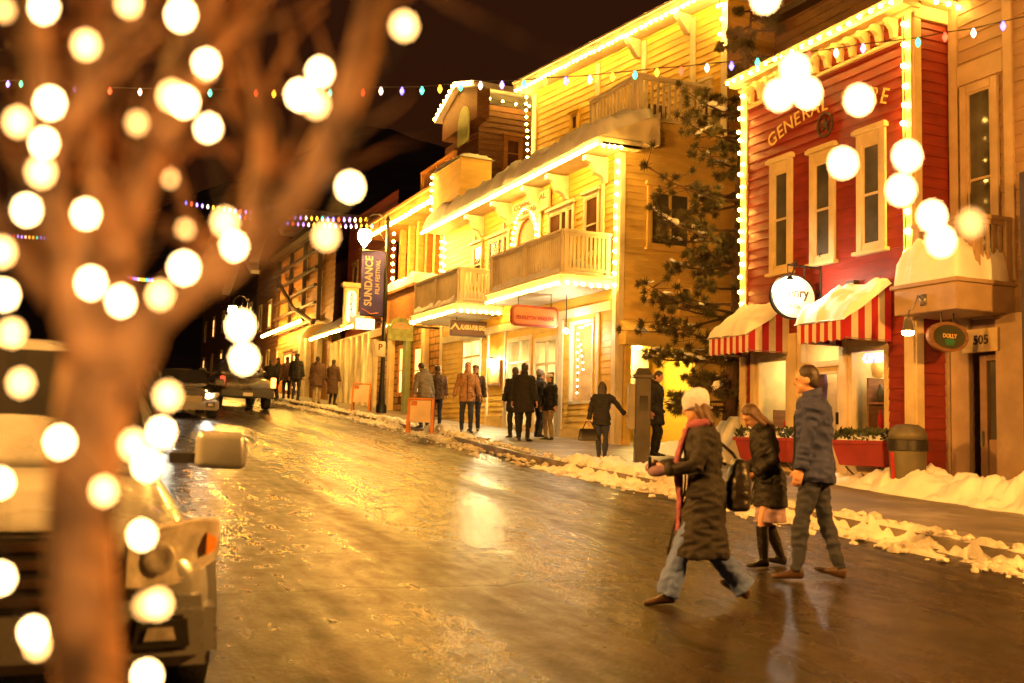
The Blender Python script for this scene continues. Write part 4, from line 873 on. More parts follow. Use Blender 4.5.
string('string of warm bulbs along both rakes of the brown gable', [[FTW.pt(uL-.3, zl-.15, gw+.3), FTW.pt(uM, zrg+.1, gw+.3), FTW.pt(uR+.1, zl+.2, gw+.3)]], .3, r=.06)
string('faint string of warm bulbs along the side eave of the brown tower', [[FTS.pt(0, zeave+.1, .35), FTS.pt(6, zeave-.05, .35)]], .55, r=.045)
# tan house behind the red store
FB = Fac((16.2, 22), (16.2, 10)); TB2 = thing('rear_house', 'tall tan sided house rising behind the red store', 'building', (16.2, 16, 1))
b = MB(); FB.siding(b, 0, 12, 4, 15, (), .24, .03); Fac((16.2, 10), (24, 10)).siding(b, 0, 7, 4, 15, (), .24, .03); b.build('wall', M['brown'], TB2)
q0, q1 = FB.uz(775, 22), FB.uz(833, 2); b = MB(); b.hexa([FB.pt(q0[0], q0[1]-.1, .0), FB.pt(q1[0]+2, q1[1]+.1, .0), FB.pt(q1[0]+2, q1[1]+.1, .35), FB.pt(q0[0], q0[1]-.1, .35), FB.pt(q0[0], q0[1]+.05, .0), FB.pt(q1[0]+2, q1[1]+.3, .0), FB.pt(q1[0]+2, q1[1]+.3, .35), FB.pt(q0[0], q0[1]+.05, .35)]); b.build('ledge', M['darkwood'], TB2)
# ================================================================= ORANGE BUILDING LEFT OF THE YELLOW ONE
FO = Fac((12.15, 41.2), (12.15, 33.35)); OB = thing('porch_building', 'orange lit wooden building with upper porch columns and rooftop railing', 'building', (12.15, 37, gz(37)))
zso = FO.uz(436, 200, .5)[1]; LO = FO.L
M['stone'] = brickm('golden_stone', (.42, .25, .09), (.34, .18, .06), (.12, .07, .03), 1.0)
zf2 = FO.uz(420, 320)[1]
b = MB(); FO.siding(b, 0, LO, zf2, zso+.0, (), .2, .025, w=-1.3); b.build('wall', M['orange'], OB)
b = MB(); FO.box(b, 0, LO-.01, 1.5, zf2-.3, -.4, 0); b.build('stone_wall', M['stone'], OB)
b = MB(); FO.box(b, -.2, LO-.02, zf2-.3, zf2-.02, -1.3, .35); FO.box(b, -.4, LO-.02, zso, zso+.5, -4, .5); FO.box(b, -.45, LO-.02, zso+.501, zso+.6, -4, .58); b.build('floor_band', M['orange'], OB)
cb = MB()
for px_ in (398, 406.5, 415, 424, 432, 439):
    u = FO.uz(px_, 260)[0]; m = MB(); FO.box(m, u-.12, u+.12, zf2-.02, zso, -.3, -.06); m.build('column', M['orange'], OB, bevel=.015)
railing(OB, [FO.pt(.1, zf2, -.1), FO.pt(LO-.1, zf2, -.1)], 1.1, 'orange', sp=.22)
zrt = FO.uz(420, 175)[1]
railing(OB, [FO.pt(LO-3.6, zso+.6, -.2), FO.pt(LO-.1, zso+.6, -.2)], 1.25, 'orange', sp=.2); railing(OB, [FO.pt(LO-3.6, zso+.6, -3.5), FO.pt(LO-3.6, zso+.6, -.25)], 1.25, 'orange', sp=.2)
bq = FO.r(385, 414, 292, 318, w=1.2); b = MB(); FO.box(b, bq[0], bq[1], bq[2]-.1, bq[3], .0, 1.2); FO.box(b, bq[0]-.1, bq[1]+.1, bq[3], bq[3]+.12, .0, 1.3); bb = b.build('bay', M['orange'], OB, bevel=.02)
snowcap(bb, FO, bq[0]-.1, bq[1]+.1, .05, 1.3, lambda u, w: bq[3]+.12, .4, 24, 12, 71)
for px_, m_ in ((393, 'cream'), (409, 'greenpost'), (427, 'cream')):
    if m_ == 'greenpost' and 'greenpost' not in M: M['greenpost'] = mat('sage_green_paint', (.30, .38, .18), .5)
    u = FO.uz(px_, 370)[0]; m = MB(); FO.box(m, u-.2, u+.2, 1.5, zf2-.3, .003, .2); m.build('pilaster', M[m_], OB, bevel=.02)
M['golddoor'] = emis('lit_shop_pane', (1, .55, .14), 2.8)
for px0, px1 in ((399, 404), (414, 423)):
    q = FO.r(px0, px1, 345, 395); window(FO, OB, q[0], q[1], q[2], q[3], trim='orange', fw=.1, head=.12, w=.004, pane='golddoor', crown=False)
string('string of warm bulbs along the eave of the orange porch building', [[FO.pt(-.3, zso+.05, .55), FO.pt(LO-.1, zso+.05, .55)]], .4, r=.075)
vq = FO.uz(394, 230, .6); string('short string of warm bulbs hanging at the far corner of the orange porch', [[FO.pt(vq[0], vq[1], .6), FO.pt(vq[0], vq[1]-2.0, .6)]], .3, r=.06)
string('string of warm bulbs under the bay of the orange porch building', [[FO.pt(bq[0], bq[2]-.15, 1.25), FO.pt(LO-.3, bq[2]-.15, .5)]], .35, r=.06)
sgc = at_y(400.5, 329, 34.0)
AS = thing('hanging_sign', 'green and yellow arched sign beside the orange bay', 'sign', sgc); hw = abs(at_y(388, 329, 34).x-at_y(413, 329, 34).x)/2; hz = abs(at_y(400, 318, 34).z-at_y(400, 341, 34).z)/2
M['greenyellow'] = mat('green_yellow_board', (.42, .45, .10), .5, var=.25, vscale=5)
b = MB(); b.prism([(-hw, -hz), (hw, -hz), (hw, hz*.3)]+[(hw*.8*cos(t), hz*.3+hz*.7*sin(t)) for t in [pi*k/8 for k in range(9)]]+[(-hw, hz*.3)], sgc, (1, 0, 0), (0, 0, 1), (0, -1, 0), -.05, .05); b.build('board', M['greenyellow'], AS)
b = MB(); b.prism([(hw*.7*cos(t), hz*.1+hz*.5*sin(t)) for t in [pi*k/8 for k in range(9)]]+[(-hw*.7, 0), (hw*.7, 0)], sgc, (1, 0, 0), (0, 0, 1), (0, -1, 0), .051, .06); b.build('emblem', M['goldletter'], AS)
b = MB(); b.box(sgc.x+hw, 12.2, sgc.y-.04, sgc.y+.04, sgc.z+hz*.2, sgc.z+hz*.35); b.build('bracket', M['black'], AS)
# ================================================================= WHITE SHOP, RED HOUSE, LATTICE HOUSE
FW = Fac((12.2, 49), (12.2, 41.25)); WB = thing('white_shop', 'low white shopfront of narrow columns under a dark upper storey', 'building', (12.2, 45, gz(45)))
M['reddish'] = mat('dull_red_paint', (.28, .06, .035), .6, var=.15)
zw1 = FW.uz(355, 335)[1]; zw2 = FW.uz(350, 212)[1]
b = MB(); FW.box(b, 0, FW.L, 2, zw1, -.5, -.02); b.build('wall', M['white'], WB)
for i in range(9):
    u = .2+i*(FW.L-.4)/8; b = MB(); FW.box(b, u-.14, u+.14, 2, zw1-.1, -.02, .14); b.build('column', M['white'], WB, bevel=.02)
for i in range(8):
    u = .2+(i+.5)*(FW.L-.4)/8; b = MB(); FW.quad(b, u-.22, u+.22, 3.2, zw1-.5, -.012); b.build('pane', M['pane'] if i % 3 else M['golddoor'], WB)
b = MB(); FW.siding(b, 0, FW.L, zw1, zw2, (), .22, .03, w=-.6); b.build('upper_wall', M['reddish'], WB)
for t_ in (.2, .5, .8): 
    u = FW.L*t_; window(FW, WB, u-.5, u+.5, zw1+1.6, zw1+3.6, trim='brown', fw=.12, w=-.57, pane='pane')
b = MB(); b.hexa([FW.pt(-.1, zw1+.9, -.6), FW.pt(FW.L, zw1+.9, -.6), FW.pt(FW.L, zw1, 1.1), FW.pt(-.1, zw1, 1.1), FW.pt(-.1, zw1+1.1, -.6), FW.pt(FW.L, zw1+1.1, -.6), FW.pt(FW.L, zw1+.15, 1.1), FW.pt(-.1, zw1+.15, 1.1)]); aw_ = b.build('awning', M['orange'], WB)
snowcap(aw_, FW, 0, FW.L, -.4, 1.1, lambda u, w: zw1+.16+.55*(1.1-w), .2, 40, 8, 77)
string('string of warm bulbs on the awning edge of the white shop', [[FW.pt(.2, zw1, 1.15), FW.pt(FW.L, zw1, 1.15)]], .32, r=.065)
FH = Fac((12.2, 62), (12.2, 49.1)); HB = thing('lattice_house', 'yellow lit wooden house faced with a dark grid of beams', 'building', (12.2, 55, gz(55)))
zh0, zh1 = FH.uz(300, 328)[1], FH.uz(302, 248)[1]
b = MB(); FH.siding(b, 0, FH.L, 2.5, zh0, (), .25, .03); FH.siding(b, 0, FH.L, zh0, zh1, (), .3, .035, w=-.02); b.build('wall', M['orange'], HB)
b = MB(); hu0, hu1 = FH.uz(281, 290)[0], FH.uz(322, 290)[0]
for i in range(4): u = hu0+(hu1-hu0)*i/3; FH.box(b, u-.09, u+.09, zh0, zh1, .05, .25)
for i in range(6): z = zh0+(zh1-zh0)*i/5; FH.box(b, hu0, hu1, z-.07, z+.07, .26, .40)
b.tube([FH.pt(hu0+1, zh0+3.2, .45), FH.pt(hu0+6, zh0+1.0, .5), FH.pt(hu1+.5, zh0-.2, .5)], .12, 6); lt = b.build('lattice', M['darkwood'], HB)
string('string of warm bulbs under the dark timber grid of the lattice house', [[FH.pt(hu0, zh0-.1, 1.0), FH.pt(hu1, zh0-.1, 1.0)]], .4, r=.085)
b = MB(); FH.box(b, -.2, FH.L+.2, zh1, zh1+.3, -3, .8); b.build('roof', M['darkwood'], HB)
for px_ in (304, 310, 321): 
    u = FH.uz(px_, 365)[0]; b = MB(); FH.box(b, u-.3, u+.3, 2.5, zh0-.5, .04, .3); b.build('column', M['white'], HB)
for px_ in (288, 297):
    q = FH.r(px_-4, px_+4, 352, 392); window(FH, HB, q[0], q[1], q[2], q[3], trim='brown', w=.035, pane='golddoor')
for i, (y0, y1, h, mm, lab) in enumerate(((62.1, 72, 9.5, 'brown', 'brown gabled house beyond the lattice house'), (72.2, 84, 8, 'darkwood', 'dark wooden house far up the street'), (84.3, 100, 11, 'brown', 'tall brown house farthest up the right side of the street'))):
    F = Fac((12.6, y1), (12.6, y0)); t = thing('gabled_house', lab, 'building', (12.6, (y0+y1)/2, gz(y0))); zz = gz(y0)+h
    b = MB(); F.siding(b, 0, F.L, gz(y0)-.5, zz, (), .3, .035); Fac((12.6, y0), (20, y0)).siding(b, 0, 7, gz(y0)-.5, zz, (), .3, .035); b.prism([(0, zz), (F.L, zz), (F.L/2, zz+2.5)], F.pt(0, 0, 0), F.d, (0, 0, 1), F.n, -6, .0); b.build('wall', M[mm], t)
    b = MB(); b.prism([(-.5, zz-.1), (F.L/2, zz+2.55), (F.L+.5, zz-.1), (F.L+.5, zz+.15), (F.L/2, zz+2.8), (-.5, zz+.15)], F.pt(0, 0, 0), F.d, (0, 0, 1), F.n, -6, .6); b.build('roof', M['snow'], t)
    for k in range(3):
        for lv in (1.2, 4.4): u = F.L*(k+.5)/3; window(F, t, u-.5, u+.5, gz(y0)+lv, gz(y0)+lv+1.7, trim='cream', w=.035, pane='golddoor' if (k+i+int(lv)) % 2 else 'pane')
# ================================================================= STREET LAMPS, BANNER
def street_lamp(lab, base, arm, H, group='street lamps along the kerbs'):
    t = thing('street_lamp', lab, 'street lamp', base, group); B = V(base); a = V(arm).normalized()
    b = MB(); b.lathe([(.19, -.1), (.19, .25), (.13, .35), (.11, .9), (.085, 1.0), (.075, H-.6), (.06, H), (.09, H+.02), (.05, H+.12), (.01, H+.25)], B, 14); b.build('post', M['black'], t, smooth=True, angle=40)
    b = MB(); P0 = B+V((0, 0, H-.5)); r_ = .42
    b.tube([P0]+[P0+a*(r_-r_*cos(k*pi/8))+V((0, 0, .25+r_*1.1*sin(k*pi/8))) for k in range(9)]+[P0+a*2*r_+V((0, 0, .12))], .03, 8); b.tube([P0+V((0, 0, -.3)), P0+a*.35+V((0, 0, .1)), P0+a*.3+V((0, 0, .5))], .018, 6); b.build('arm', M['black'], t, smooth=True)
    g = P0+a*2*r_+V((0, 0, .1))
    b = MB(); b.lathe([(.03, .14), (.17, .1), (.25, .0), (.24, -.03), (.03, .02)], g, 16); b.build('shade', M['black'], t, smooth=True)
    b = MB(); b.lathe([(.02, 0), (.2, -.05), (.25, -.2), (.21, -.38), (.11, -.50), (.05, -.6), (.01, -.66)], g, 16); b.build('globe', M['lampglobe' if B.y < 20 else 'lampglobefar'], t, smooth=True)
    return t
lb = gp(381, 413, .15); top = at_y(387, 218, lb.y)
street_lamp('black street lamp with glowing globe carrying the tall purple banner', lb, (-1, 0, 0), top.z-lb.z-.1)
def lampat(x, y, lab, arm): street_lamp(lab, (x, y, gz(y)+.15), arm, 5.2)
lampat(9.3, 1.0, 'street lamp on the right kerb just beside the viewpoint', (-1, 0, 0))
lampat(-3.6, 12.5, 'added street lamp out of view along the left kerb past the parked car', (1, 0, 0))  # extra lamp, out of view, added to brighten the yellow side wall
lampat(-3.4, 5.5, 'street lamp on the left kerb beside the parked silver car', (1, 0, 0))
lampat(10.0, 60, 'street lamp far up the right kerb', (-1, 0, 0))
bc = at_y(371, 285, lb.y-.02); hw = 1.02/2; q0 = at_y(362, 250, lb.y); q1 = at_y(385, 250, lb.y); q2 = at_y(372, 316, lb.y)
BN = thing('street_banner', 'dark purple film festival banner hanging from the lamp post', 'banner', (q0.x, lb.y, q2.z))
M['banner'] = mat('purple_banner_cloth', (.10, .09, .42), .8, var=.15, bump=.1); M['bannerw'] = mat('banner_lettering', (.75, .62, .5), .7, bump=0); M['bannero'] = mat('banner_orange_curve', (.7, .25, .05), .6)
bx0, bx1 = q0.x, lb.x-.09; bz0, bz1 = q2.z, q0.z
b = MB(); n = 14
for i in range(n):
    for k in range(6):
        P4 = []
        for (ii, kk) in ((i, k), (i, k+1), (i+1, k+1), (i+1, k)):
            x = bx0+(bx1-bx0)*kk/6; z = bz0+(bz1-bz0)*ii/n; P4.append((x, lb.y-.03+.03*sin(ii*.6+kk*.5), z))
        b.face(P4)
b.build('cloth', M['banner'], BN)
b = MB(); bw = bx1-bx0; hgt = bz1-bz0
b.mesh(text_mesh('SUNDANCE', bw*.46, .002, .01), frame_matrix((bx0+bw*.33, lb.y-.075, bz0+hgt*.53), (0, 0, 1), (-1, 0, 0), (0, -1, 0)) @ Matrix.Diagonal((hgt*.8/(bw*.46*5.6), 1, 1, 1))); b.build('lettering', M['bannerw'], BN); b = MB()
b.mesh(text_mesh('FILM FESTIVAL', bw*.26, .002, .004), frame_matrix((bx0+bw*.72, lb.y-.075, bz0+hgt*.60), (0, 0, 1), (-1, 0, 0), (0, -1, 0)) @ Matrix.Diagonal((hgt*.62/(bw*.26*7.4), 1, 1, 1))); b.build('lettering', M['bannerw'], BN)
b = MB(); b.tube([(bx0+bw*.05, lb.y-.08, bz0+hgt*.10), (bx0+bw*.45, lb.y-.08, bz0+hgt*.03), (bx0+bw*.8, lb.y-.08, bz0+hgt*.05)], .05, 6, .3); b.build('curve_emblem', M['bannero'], BN)
b = MB(); b.tube([(bx0, lb.y-.03, bz1), (lb.x, lb.y-.03, bz1)], .025, 6); b.tube([(bx0, lb.y-.03, bz0), (lb.x, lb.y-.03, bz0)], .025, 6); b.build('bracket', M['black'], BN)
pk = at_y(380, 349, lb.y-.1); PSg = thing('parking_sign', 'small pale parking sign strapped to the lamp post', 'sign', pk)
b = MB(); b.box(pk.x-.2, pk.x+.2, pk.y-.03, pk.y, pk.z-.28, pk.z+.28); b.build('plate', M['white'], PSg, bevel=.02)
b = MB(); b.mesh(text_mesh('P', .3, .002, .01), frame_matrix((pk.x, pk.y-.032, pk.z+.06), (1, 0, 0), (0, 0, 1), (0, -1, 0))); b.build('lettering', M['rustdark'], PSg)
# vertical clock-like sign and the plain white sign
vc = at_y(350.5, 306, 42.5); hw = abs(at_y(342, 306, 42.5).x-at_y(359, 306, 42.5).x)/2; hz = abs(at_y(350, 284, 42.5).z-at_y(350, 330, 42.5).z)/2
VS = thing('vertical_sign', 'tall white capsule sign with upright lettering and moulded cap', 'sign', vc)
b = MB(); b.box(vc.x-hw*.85, vc.x+hw*.85, vc.y-.12, vc.y+.12, vc.z-hz*.85, vc.z+hz*.8); b.box(vc.x-hw*1.1, vc.x+hw*1.1, vc.y-.2, vc.y+.2, vc.z+hz*.801, vc.z+hz*1.0); b.box(vc.x-hw*1.2, vc.x+hw*1.2, vc.y-.2, vc.y+.2, vc.z-hz*1.02, vc.z-hz*.851); b.box(vc.x+hw, 12.2, vc.y-.05, vc.y+.05, vc.z+.3, vc.z+.4); b.build('case', M['cream'], VS, bevel=.03)
M['signlit'] = emis('backlit_sign_face', (1, .86, .6), 1.3)
b = MB(); b.prism([(hw*.55*cos(t), hz*.45+hw*.55*sin(t)) for t in [pi*k/8 for k in range(9)]]+[(hw*.55*cos(t), -hz*.55+hw*.55*sin(t)) for t in [pi+pi*k/8 for k in range(9)]], vc, (1, 0, 0), (0, 0, 1), (0, -1, 0), .121, .14); b.build('face', M['signlit'], VS)
b = MB()
for i, ch in enumerate('BOOKSTORE'[:8]): b.mesh(text_mesh(ch, hz*.2, .002, .006), frame_matrix(vc+V((0, -.143, hz*(.5-.15*i))), (1, 0, 0), (0, 0, 1), (0, -1, 0)))
b.build('lettering', M['darkwood'], VS)
ws = at_y(365, 324, 41.0); WS = thing('lit_sign_box', 'plain glowing white box sign under the purple banner', 'sign', ws)
b = MB(); b.box(ws.x-.38, ws.x+.38, ws.y-.1, ws.y+.1, ws.z-.22, ws.z+.22); b.build('face', M['signlit'], WS, bevel=.02)
b = MB(); b.box(ws.x+.38, 12.2, ws.y-.03, ws.y+.03, ws.z+.1, ws.z+.16); b.build('bracket', M['black'], WS)
hs = at_y(322, 333, 50); HS = thing('arched_sign', 'half round pale sign over the shop doors up the street', 'sign', hs)
b = MB(); b.prism([(.95*cos(t), .75*sin(t)-.3) for t in [pi*k/10 for k in range(11)]], hs, (1, 0, 0), (0, 0, 1), (0, -1, 0), -.06, .06); b.build('board', M['cream'], HS)
b = MB(); b.prism([(.75*cos(t), .55*sin(t)-.22) for t in [pi*k/10 for k in range(11)]], hs, (1, 0, 0), (0, 0, 1), (0, -1, 0), .061, .07); b.build('emblem', M['paleyellow'], HS)
b = MB(); b.box(hs.x+.9, 12.25, hs.y-.03, hs.y+.03, hs.z-.1, hs.z); b.build('bracket', M['black'], HS)
# ================================================================= SANDWICH BOARDS, KIOSK
def barricade(lab, px, py, h, wpx):
    g = gp(px, py, .15); s = (g-CAM).dot(_f)/1050; t = thing('sandwich_board', lab, 'sandwich board', g, 'sandwich boards on the pavement'); hw = wpx*s/2; H = h*s
    d = V((_r.x, _r.y, 0)).normalized(); n = V((-_f.x, -_f.y, 0)).normalized()
    def P(a, o, z): return g+d*a+n*o+V((0, 0, z))
    for nm, sg in (('leg_frame', 1), ('leg_frame', -1)):
        b = MB()
        for a in (-hw, hw): b.hexa([P(a-.03, sg*.3-.02, 0), P(a+.03, sg*.3-.02, 0), P(a+.03, sg*.3+.02, 0), P(a-.03, sg*.3+.02, 0), P(a-.03, -.02, H), P(a+.03, -.02, H), P(a+.03, .02, H), P(a-.03, .02, H)])
        b.tube([P(-hw, sg*.03, H*.97), P(hw, sg*.03, H*.97)], .03, 6); b.build(nm, M['orangepl'], t)
    b = MB(); b.hexa([P(-hw+.04, .21, H*.3), P(hw-.04, .21, H*.3), P(hw-.04, .24, H*.3), P(-hw+.04, .24, H*.3), P(-hw+.04, .03, H*.93), P(hw-.04, .03, H*.93), P(hw-.04, .06, H*.93), P(-hw+.04, .06, H*.93)]); b.build('panel', M['boardw'], t, bevel=.01)
    b = MB(); b.hexa([P(-hw+.06, .095, H*.78), P(-hw*.3, .095, H*.78), P(-hw*.3, .105, H*.78), P(-hw+.06, .105, H*.78), P(-hw+.06, .06, H*.91), P(-hw*.3, .06, H*.91), P(-hw*.3, .07, H*.91), P(-hw+.06, .07, H*.91)]); b.build('sticker', M['rust'], t)
M['orangepl'] = mat('orange_plastic', (.62, .22, .05), .5); M['boardw'] = mat('pale_board', (.68, .52, .34), .5, var=.1)
barricade('orange framed sandwich board beside the lamp post', 361, 411, 28, 17); barricade('pale sandwich board with orange frame at the kerb in front of the stone wall', 420, 433, 35, 24)
kb = gp(641, 462, .2); KS = thing('pay_station', 'dark metal pay station post with capped top on the snowy kerb', 'pay station', kb); s = (kb-CAM).dot(_f)/1050; d = V((_r.x, _r.y, 0)).normalized(); n = V((-_f.x, -_f.y, 0)).normalized()
def KP(a, o, z): return kb+d*a*s+n*o*s+V((0, 0, z*s))
def kbox(m, a0, a1, o0, o1, z0, z1): m.hexa([KP(a0, o1, z0), KP(a1, o1, z0), KP(a1, o0, z0), KP(a0, o0, z0), KP(a0, o1, z1), KP(a1, o1, z1), KP(a1, o0, z1), KP(a0, o0, z1)])
M['kiosk'] = mat('dark_bronze_metal', (.06, .05, .035), .45, metal=.4, var=.2); M['kioskl'] = mat('grey_cabinet', (.20, .17, .11), .45, metal=.2, var=.15)
b = MB(); kbox(b, -7, 8, -7, 7, -6, 84); b.build('body', M['kiosk'], KS, bevel=.01)
b = MB(); b.hexa([KP(-10, 10, 84), KP(11, 10, 84), KP(11, -10, 84), KP(-10, -10, 84), KP(-10, 10, 87), KP(11, 10, 87), KP(11, -10, 87), KP(-10, -10, 87)]); b.hexa([KP(-8, 8, 87.1), KP(9, 8, 87.1), KP(9, -8, 87.1), KP(-8, -8, 87.1), KP(-5, 5, 94), KP(6, 5, 94), KP(6, -5, 94), KP(-5, -5, 94)]); b.build('cap', M['kiosk'], KS, bevel=.006)
b = MB(); kbox(b, -14, -7.2, -4, 6, 32, 78); b.build('cabinet', M['kioskl'], KS, bevel=.01)
b = MB(); kbox(b, -3, 5, 7.05, 8, 52, 66); b.build('screen', M['pane'], KS)
# ================================================================= COLOURED BULBS ACROSS THE STREET
def garland(lab, pts, D0, D1, r, cols, stretch=1.5):
    """pts: positions measured in the photograph; the cable runs straight between two anchor distances"""
    root = None; W_ = []
    for (x, y, c) in pts:
        t = (x-pts[0][0])/(pts[-1][0]-pts[0][0]); D = 1/((1-t)/D0+t/D1); W_.append((at_d(x, y, D), c))
    root = thing('coloured_light_string', lab, 'string lights', W_[0][0], 'coloured light strings across the street')
    b = MB(); b.tube([p+V((0, 0, r*1.6)) for p, c in W_], .006, 5); 
    ends = (W_[0][0]+(W_[0][0]-W_[1][0]).normalized()*1.5, W_[-1][0]+(W_[-1][0]-W_[-2][0]).normalized()*1.5); b.tube([ends[0], W_[0][0]+V((0, 0, r*1.6))], .006, 5); b.tube([W_[-1][0]+V((0, 0, r*1.6)), ends[1]], .006, 5)
    b.build('cord', M['black'], root)
    for p, c in W_:
        k = ('c', c, r)
        if k not in _bm:
            m = MB(); m.lathe([(r*.05, -r*1.7), (r*.5, -r*1.2), (r*.9, -r*.3), (r*.85, r*.4), (r*.45, r*.9), (r*.4, r*1.5)], (0, 0, 0), 10); _bm[k] = m.data('bulb', M['c_'+c], True)
        place('bulb', _bm[k], root, p)
near = [(8, 84, 'blue'), (21, 84, 'green'), (35, 83, 'amber'), (75, 89, 'violet'), (88, 90, 'green'), (110, 91, 'red'), (140, 92, 'clear'), (180, 92, 'blue'), (210, 93, 'green'), (256, 93, 'red'), (274, 94, 'amber'), (330, 93, 'green'), (363, 92.5, 'red'), (381, 91, 'clear'), (402, 91, 'blue'), (422, 90.5, 'green'), (440, 89, 'amber'), (460.6, 87, 'green'), (480.5, 85.5, 'clear'), (502, 85, 'violet'), (524, 84, 'green'), (545, 82, 'amber'), (566, 81, 'blue'), (590, 79.5, 'clear'), (612.6, 77, 'amber'), (635, 75, 'green'), (657, 72.5, 'amber'), (681, 71, 'red'), (707, 68, 'clear'), (731.5, 66, 'blue'), (757.5, 62.5, 'green'), (783, 59, 'amber'), (809, 56, 'red'), (836, 53, 'clear'), (863, 48.5, 'violet'), (918, 42.5, 'green'), (945, 37, 'red'), (973.5, 33, 'clear'), (1003, 26, 'blue')]
garland('coloured bulbs strung across the street at roof height in front of the yellow building', near, 13.5, 10.0, .029, None)
cyc = ['blue', 'green', 'amber', 'clear', 'violet', 'red']
def row(x0, y0, x1, y1, n, sag=3): return [(x0+(x1-x0)*i/(n-1), y0+(y1-y0)*i/(n-1)+sag*4*(i/(n-1))*(1-i/(n-1)), cyc[(i*5+i//3) % 6]) for i in range(n)]
garland('tiny coloured bulbs strung low across the far street to the lamp post', row(186, 203, 366, 220, 34, 4), 44, 40, .06, None)
garland('tiny coloured bulbs strung far up the street behind the left branches', row(10, 236, 76, 238, 18, 1), 50, 50, .06, None)
garland('tiny coloured bulbs hanging in the far distance between the bokeh lights', row(128, 277, 152, 280, 10, 1), 60, 60, .07, None)
garland('second row of tiny coloured bulbs sagging towards the lamp post', row(240, 217, 372, 226, 26, 3), 38, 37, .05, None)
# ================================================================= PINE BETWEEN THE HOUSES
M['needle'] = mat('pine_needles', (.10, .085, .03), .7, var=.35, vscale=2, bump=0); M['bark'] = mat('pine_bark', (.10, .055, .03), .9, var=.3, bump=.5, bscale=14)
pb_ = V((12.7, 17.9, gz(17.9)+.1)); PT = thing('pine_tree', 'snow flecked pine with sparse drooping branches between the yellow and red buildings', 'tree', pb_)
ptop = at_y(752, 2, 17.9); tp = [pb_, pb_.lerp(ptop, .3)+V((.05, 0, 0)), pb_.lerp(ptop, .6)+V((-.04, .05, 0)), ptop]
b = MB(); b.tube(tp, [.17, .13, .08, .02], 10); rnd = random.Random(11); tips = []
brs = []
for k in range(78):
    h = .10+.88*k/77; p = pb_.lerp(ptop, h); Lb = (1.9*(1-h)**.75+.35)*rnd.uniform(.55, 1.1); a = rnd.uniform(0, 6.28); brs.append((p, a, Lb, rnd.uniform(-.25, .15)))
for (px_, py_, yy, hh) in ((640, 172, 17.3, .62), (645, 215, 17.2, .55), (640, 290, 17.2, .42), (650, 300, 17.5, .38), (660, 325, 17.4, .35), (672, 120, 17.6, .75), (680, 95, 17.7, .8), (690, 150, 17.6, .68), (690, 380, 17.6, .25), (700, 250, 17.4, .5)):
    tip = at_y(px_+6, py_, yy); p = pb_.lerp(ptop, min(.95, max(.1, (tip.z-pb_.z)/(ptop.z-pb_.z)-.02))); d = tip-p; brs.append((p, math.atan2(d.y, d.x), math.hypot(d.x, d.y), d.z/max(.3, math.hypot(d.x, d.y))))
nb_ = MB(); snowpts = []
def tuft(c, ax, R_, n):
    for i in range(n):
        d = V((rnd.gauss(0, 1), rnd.gauss(0, 1), rnd.gauss(.25, .9))).normalized(); d = (d+ax*.8).normalized(); l = R_*rnd.uniform(.7, 1.25); s = d.cross(V((rnd.random(), rnd.random(), rnd.random()+.1))).normalized()*.007
        nb_.face([c-s, c+s, c+d*l+s*.4, c+d*l-s*.4])
for p, a, Lb, sl in brs:
    d = V((cos(a), sin(a), sl)); pts_ = [p+d*Lb*t+V((0, 0, -.14*Lb*t*(1.6*t-t*t*1.6)+.12*Lb*max(0, t-.6))) for t in (0, .25, .5, .75, 1)]
    b.tube(pts_, [.035, .028, .022, .016, .008], 5)
    for j in range(int(4+Lb*6)):
        t = .25+.75*rnd.random()**.7; i = min(3, int(t*4)); c = pts_[i].lerp(pts_[i+1], t*4-i); off = V((rnd.gauss(0, 1), rnd.gauss(0, 1), rnd.gauss(0, .5)))*.12*Lb*.9; e = c+off
        b.tube([c, e], [.009, .005], 4); tuft(e, (d*.6+off.normalized()*.5), .115, 85)
    tuft(pts_[-1], d, .12, 90)
    if Lb > 1.25:
        for t in (.45, .62, .8, .97):
            if rnd.random() < .55: i = min(3, int(t*4)); snowpts.append(pts_[i].lerp(pts_[i+1], t*4-i)+V((0, 0, .05)))
b.build('trunk', M['bark'], PT); nb_.build('crown', M['needle'], PT)
b = MB()
for c in snowpts:
    rx_ = rnd.uniform(.05, .12); Mx = Matrix.Rotation(rnd.uniform(2.2, 3.6), 3, 'Z') @ Matrix.Rotation(rnd.uniform(-.5, .5), 3, 'Y'); n0 = len(b.b.verts)
    for q in range(3): b.ell(c+Mx @ V((rnd.uniform(-1, 1)*rx_*1.4, rnd.uniform(-.4, .4)*rx_, rnd.uniform(-.1, .1)*rx_)), (rx_*rnd.uniform(.7, 1.4), rx_*rnd.uniform(.5, .9), rx_*rnd.uniform(.25, .45)), 10, 6, Mx)
    b.b.verts.ensure_lookup_table()
    for v in b.b.verts[n0:]: v.co += V((noise.noise(v.co*14), noise.noise(v.co*14+V((5, 0, 0))), noise.noise(v.co*14+V((0, 7, 0)))))*.03
b.build('snow', M['snow'], PT, smooth=True)['kind'] = 'stuff'
